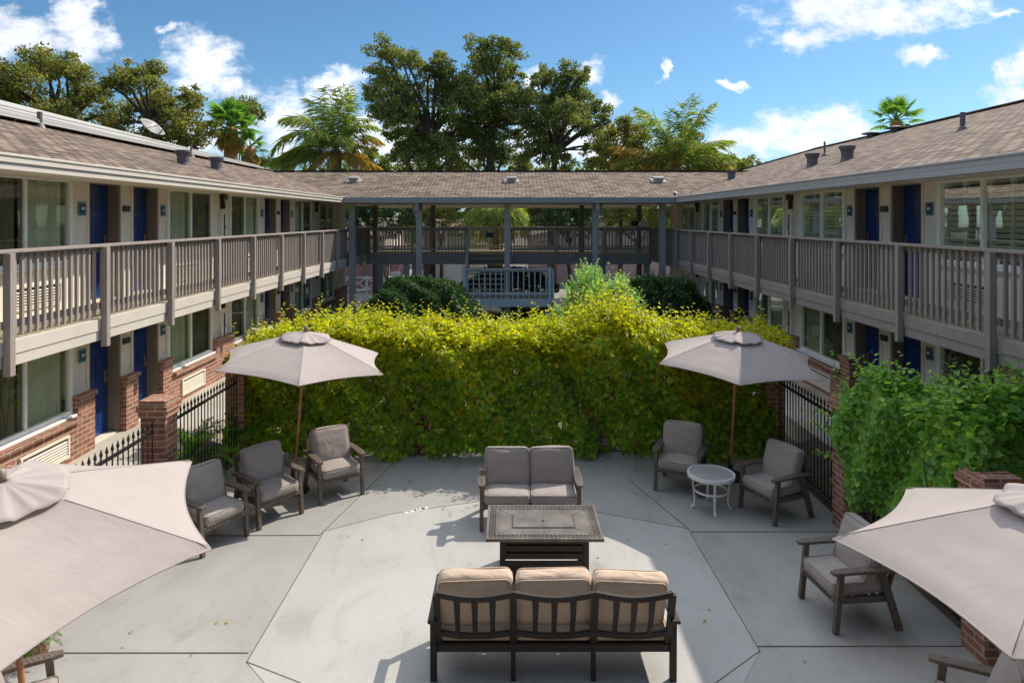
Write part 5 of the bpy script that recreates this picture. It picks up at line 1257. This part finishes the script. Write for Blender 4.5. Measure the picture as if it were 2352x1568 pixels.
bush('low green ground shrub behind the hedge, below the sage bush', 'garden_shrub', (2.9, 16.4, .7), (2.0, 1.3, 1.0), 9000, .08, 'dark_leaf', sh=80)
bush('bright low shrub behind the round shrub, sunlit strip', 'garden_shrub', (-2.6, 23.0, .8), (1.5, .6, 1.25), 7000, .08, 'fan_leaf')
e = empty('sage_bush', (0, 0, 0), 0, 'pale green wispy upright bush standing above the hedge', 'shrub')
n = 950; cl = rng.integers(0, 3, n); cxs = np.array([2.05, 2.75, 1.75])[cl]; hh = np.array([2.75, 2.45, 1.8])[cl]
a = rng.uniform(0, 6.28, n); rr = rng.uniform(0, 1, n)**.6; hz_ = rng.uniform(0, 1, n)**.8
P = np.stack([cxs+np.cos(a)*rr*.48, 17.6+np.sin(a)*rr*.5, .7+hz_*(hh-.7)*(1-.3*rr**2)], 1)
D = np.stack([np.cos(a)*.55*rr+(cxs-2.2)*.35, np.sin(a)*.5*rr-.1, np.ones(n)], 1)
shoots(P, D, rng.uniform(.3, .6, n), 26, .075, .024, 'sage_leaf', e, droop=.05, stemr=.004)
tw = MB()
for k in range(26):
    t = random.uniform(0, 6.28); tw.tube([(2.35, 17.6, 0), (2.35+math.cos(t)*.35, 17.6+math.sin(t)*.3, 1.1), (2.35+math.cos(t)*.8, 17.6+math.sin(t)*.7, 2.3)], [.035, .02, .006], 5, False)
tw.build('twigs', 'bark', e)
n = 260
P = np.stack([rng.uniform(-4.6, 4.5, n), np.where(rng.random(n) < .7, 12.0-rng.exponential(.35, n), rng.uniform(5.5, 12, n)), np.full(n, .012)], 1)
o = leaves('leaf_litter', P, rng.normal(size=(n, 3))*np.array([1, 1, .15]), rnd_dirs(n, 3), rng.uniform(.03, .06, n), rng.uniform(.008, .018, n), 'palm_dry'); tag(o, 'scattered dry fallen leaves on the patio', 'leaves', kind='stuff')
# short grass in the garden
n = 26000
P = np.stack([rng.uniform(-1.8, 5.3, n), rng.uniform(13.4, 31, n), np.full(n, .01)], 1)
o = leaves('grass', P, rnd_dirs(n, 1.5), rnd_dirs(n), rng.uniform(.05, .13, n), np.full(n, .008), 'grass_blade'); tag(o, 'short green grass in the garden behind the hedge', 'grass', kind='stuff')

# ------------------------------------------------------------------ beyond the walkway: street, houses, fence
def house(name, label, x0, x1, y0, y1, hgt, ridge, mat, along_x=True, wins=()):
    e = empty(name, ((x0+x1)/2, y0, 0), 0, label, 'house', 'houses across the street'); e.location = (0, 0, 0)
    wl_ = MB().box(x0, x1, y0, y1, 0, hgt); wl_.build('wall', mat, e)
    o = .4; r = MB()
    if along_x:
        ym = (y0+y1)/2; r.quad((x0-o, y0-o, hgt), (x1+o, y0-o, hgt), (x1+o, ym, ridge), (x0-o, ym, ridge)).quad((x0-o, ym, ridge), (x1+o, ym, ridge), (x1+o, y1+o, hgt), (x0-o, y1+o, hgt)).quad((x0-o, y0-o, hgt-.15), (x0-o, y0-o, hgt-.002), (x1+o, y0-o, hgt-.002), (x1+o, y0-o, hgt-.15))
        g_ = MB().add([(x0, y0+.02, hgt), (x0, ym, ridge-.05), (x0, y1, hgt)], [(0, 1, 2)]).add([(x1, y0+.02, hgt), (x1, ym, ridge-.05), (x1, y1, hgt)], [(0, 1, 2)])
    else:
        xm = (x0+x1)/2; r.quad((x0-o, y0-o, hgt-.1), (xm, y0-o, ridge), (xm, y1+o, ridge), (x0-o, y1+o, hgt-.1)).quad((xm, y0-o, ridge), (x1+o, y0-o, hgt-.1), (x1+o, y1+o, hgt-.1), (xm, y1+o, ridge))
        g_ = MB().add([(x0, y0-.002, hgt), (xm, y0-.002, ridge-.1), (x1, y0-.002, hgt)], [(0, 1, 2)])
    g_.build('gable', mat, e); r.build('roof', 'shingle', e, uv=True)
    for (a, b, z0, z1) in wins:
        f = MB().box(a, b, y0-.04, y0-.005, z0, z0+.06).box(a, b, y0-.04, y0-.005, z1-.06, z1).box(a, a+.06, y0-.04, y0-.005, z0+.06, z1-.06).box(b-.06, b, y0-.04, y0-.005, z0+.06, z1-.06)
        nx = max(2, round((b-a)/.3)); nz = max(2, round((z1-z0)/.3))
        for i in range(1, nx): f.box(a+(b-a)*i/nx-.012, a+(b-a)*i/nx+.012, y0-.03, y0-.006, z0+.06, z1-.06)
        for i in range(1, nz): f.box(a+.06, b-.06, y0-.028, y0-.0065, z0+(z1-z0)*i/nz-.012, z0+(z1-z0)*i/nz+.012)
        f = f.build('window', 'frame_white', e); MB().quad((a+.06, y0-.004, z0+.06), (b-.06, y0-.004, z0+.06), (b-.06, y0-.004, z1-.06), (a+.06, y0-.004, z1-.06)).build('pane', 'glass', f)
    return e
house('pink_house', 'low pinkish stucco house seen through the walkway toward the shaded wing', 1.2, 11.5, 44, 52, 3.1, 4.4, 'pink_stucco', False, [(2.0, 3.0, 1.9, 2.9), (9.0, 9.8, 1.9, 2.9)])
bush('dark shrub under the walkway behind the stair landing', 'garden_shrub', (-.1, 30.2, .9), (2.0, .8, 1.1), 6000, .12, 'dark_leaf')
house('garage_building', 'pale garage building seen under the walkway beside the stairs', -5.2, -1.4, 42, 50, 3.3, 4.2, 'cream', True, [(-3.9, -2.7, 2.0, 3.1)])
house('tan_house', 'tan house glimpsed through the walkway toward the sunlit wing', -15, -8.4, 46, 54, 3.0, 4.3, 'tan_stucco', True, [(-10, -9, 1.2, 2.4)])
gd = MB().box(-4.6, -3.0, 41.95, 41.99, 0, 2.1).build('garage_door', 'frame_white'); tag(gd, 'white flat door on the pale garage building', 'door')
e = empty('street_lantern', (-5.75, 32.2, 0), 0, 'black lantern post standing beyond the walkway', 'lamp post')
MB().lathe([(.12, 0), (.10, .1), (.045, .15), (.04, 1.2), (.09, 1.3), (.09, 1.36), (.04, 1.45)], 12).build('post', 'iron', e)
lm = MB().lathe([(.15, 1.45), (.17, 1.48), (.15, 1.5)], 6)
lm.lathe([(.18, 2.05), (.12, 2.16), (.02, 2.24), (0, 2.3)], 6)
for k in range(6): a = rad(60*k); lm.beam((.14*math.cos(a), .14*math.sin(a), 1.49), (.17*math.cos(a), .17*math.sin(a), 2.06), .02, .02)
lm.build('lantern_cage', 'iron', e); MB().lathe([(.09, 1.5), (.11, 2.04)], 8).build('lantern_glass', 'table_glass', e)
e = empty('crossbuck_fence', (-11.0, 39, 0), 0, 'white crossbuck fence beyond the walkway beside the asphalt', 'fence')
for k in range(5): MB().box(k*.95-.05, k*.95+.05, -.05, .05, 0, .95).build('post', 'frame_white', e)
for k in range(4):
    x0 = k*.95+.05; x1 = x0+.85
    MB().beam((x0, 0, .86), (x1, 0, .86), .05, .08).beam((x0, 0, .2), (x1, 0, .2), .05, .08).beam((x0, -.012, .24), (x1, -.012, .82), .03, .06).beam((x0, .022, .82), (x1, .022, .24), .03, .06).build('crossed_panel', 'frame_white', e)
tp = MB(); vs = []
for i in range(21):
    for j in range(9):
        u, w = i/20, j/8; vs.append((-11.4+u*5.2, 40.2+.25*math.sin(u*14)+.1*math.sin(u*31+w*3)-.25*w, 2.6*(1-w)*(1-.25*abs(math.sin(u*7)))+.02))
tp.add(vs, [(i*9+j, i*9+j+1, (i+1)*9+j+1, (i+1)*9+j) for i in range(20) for j in range(8)])
o = tp.build('pink_tarp', 'tarp', smooth=True); tag(o, 'faded pink tarp hanging in folds behind the white crossbuck fence', 'tarp')
o = MB().lathe([(.30, 0), (.32, 1.05), (.30, 1.08), (0, 1.1)], 20, Matrix.Translation((-6.7, 40, 0))).build('white_barrel', 'white_metal'); tag(o, 'white barrel on the asphalt beside the dark trees', 'barrel')
kb = MB()
for k in range(20):
    a0, a1 = rad(9*k), rad(9*(k+1)); kb.beam((-7.2+2.2*math.cos(a0), 31.6+2.6*math.sin(a0), .07), (-7.2+2.2*math.cos(a1), 31.6+2.6*math.sin(a1), .07), .12, .14)
tag(kb.build('kerb', 'curb'), kind='structure')
e = empty('trash_bin', (-6.65, 18.3, .34), 0, 'black waste bin with pale rim against the sunlit wing wall', 'bin')
MB().lathe([(.22, 0), (.26, .05), (.28, .85), (.28, .9)], 20).build('bin_body', 'black_plastic', e); MB().lathe([(.20, .9), (.29, .9), (.29, .95), (.20, .97)], 20).build('rim', 'white_metal', e)
e = empty('covered_bundle', (5.35, 27.9, 3.84), 0, 'black and white covered bundle lying on the walkway railing', 'bundle')
vs, fs = cushion(.42, .2, .22, .02, .08, 5); MB().add([Vector(v)+Vector((.1, 0, .13)) for v in vs], fs).build('white_cover', 'white_metal', e, smooth=True)
vs, fs = cushion(.30, .2, .20, .02, .09, 6); MB().add([Vector(v)+Vector((-.22, -.01, .17)) for v in vs], fs).build('black_cover', 'black_plastic', e, smooth=True)
MB().box(-.1, .32, -.06, .06, 0, .025).build('bundle_tray', 'iron', e)
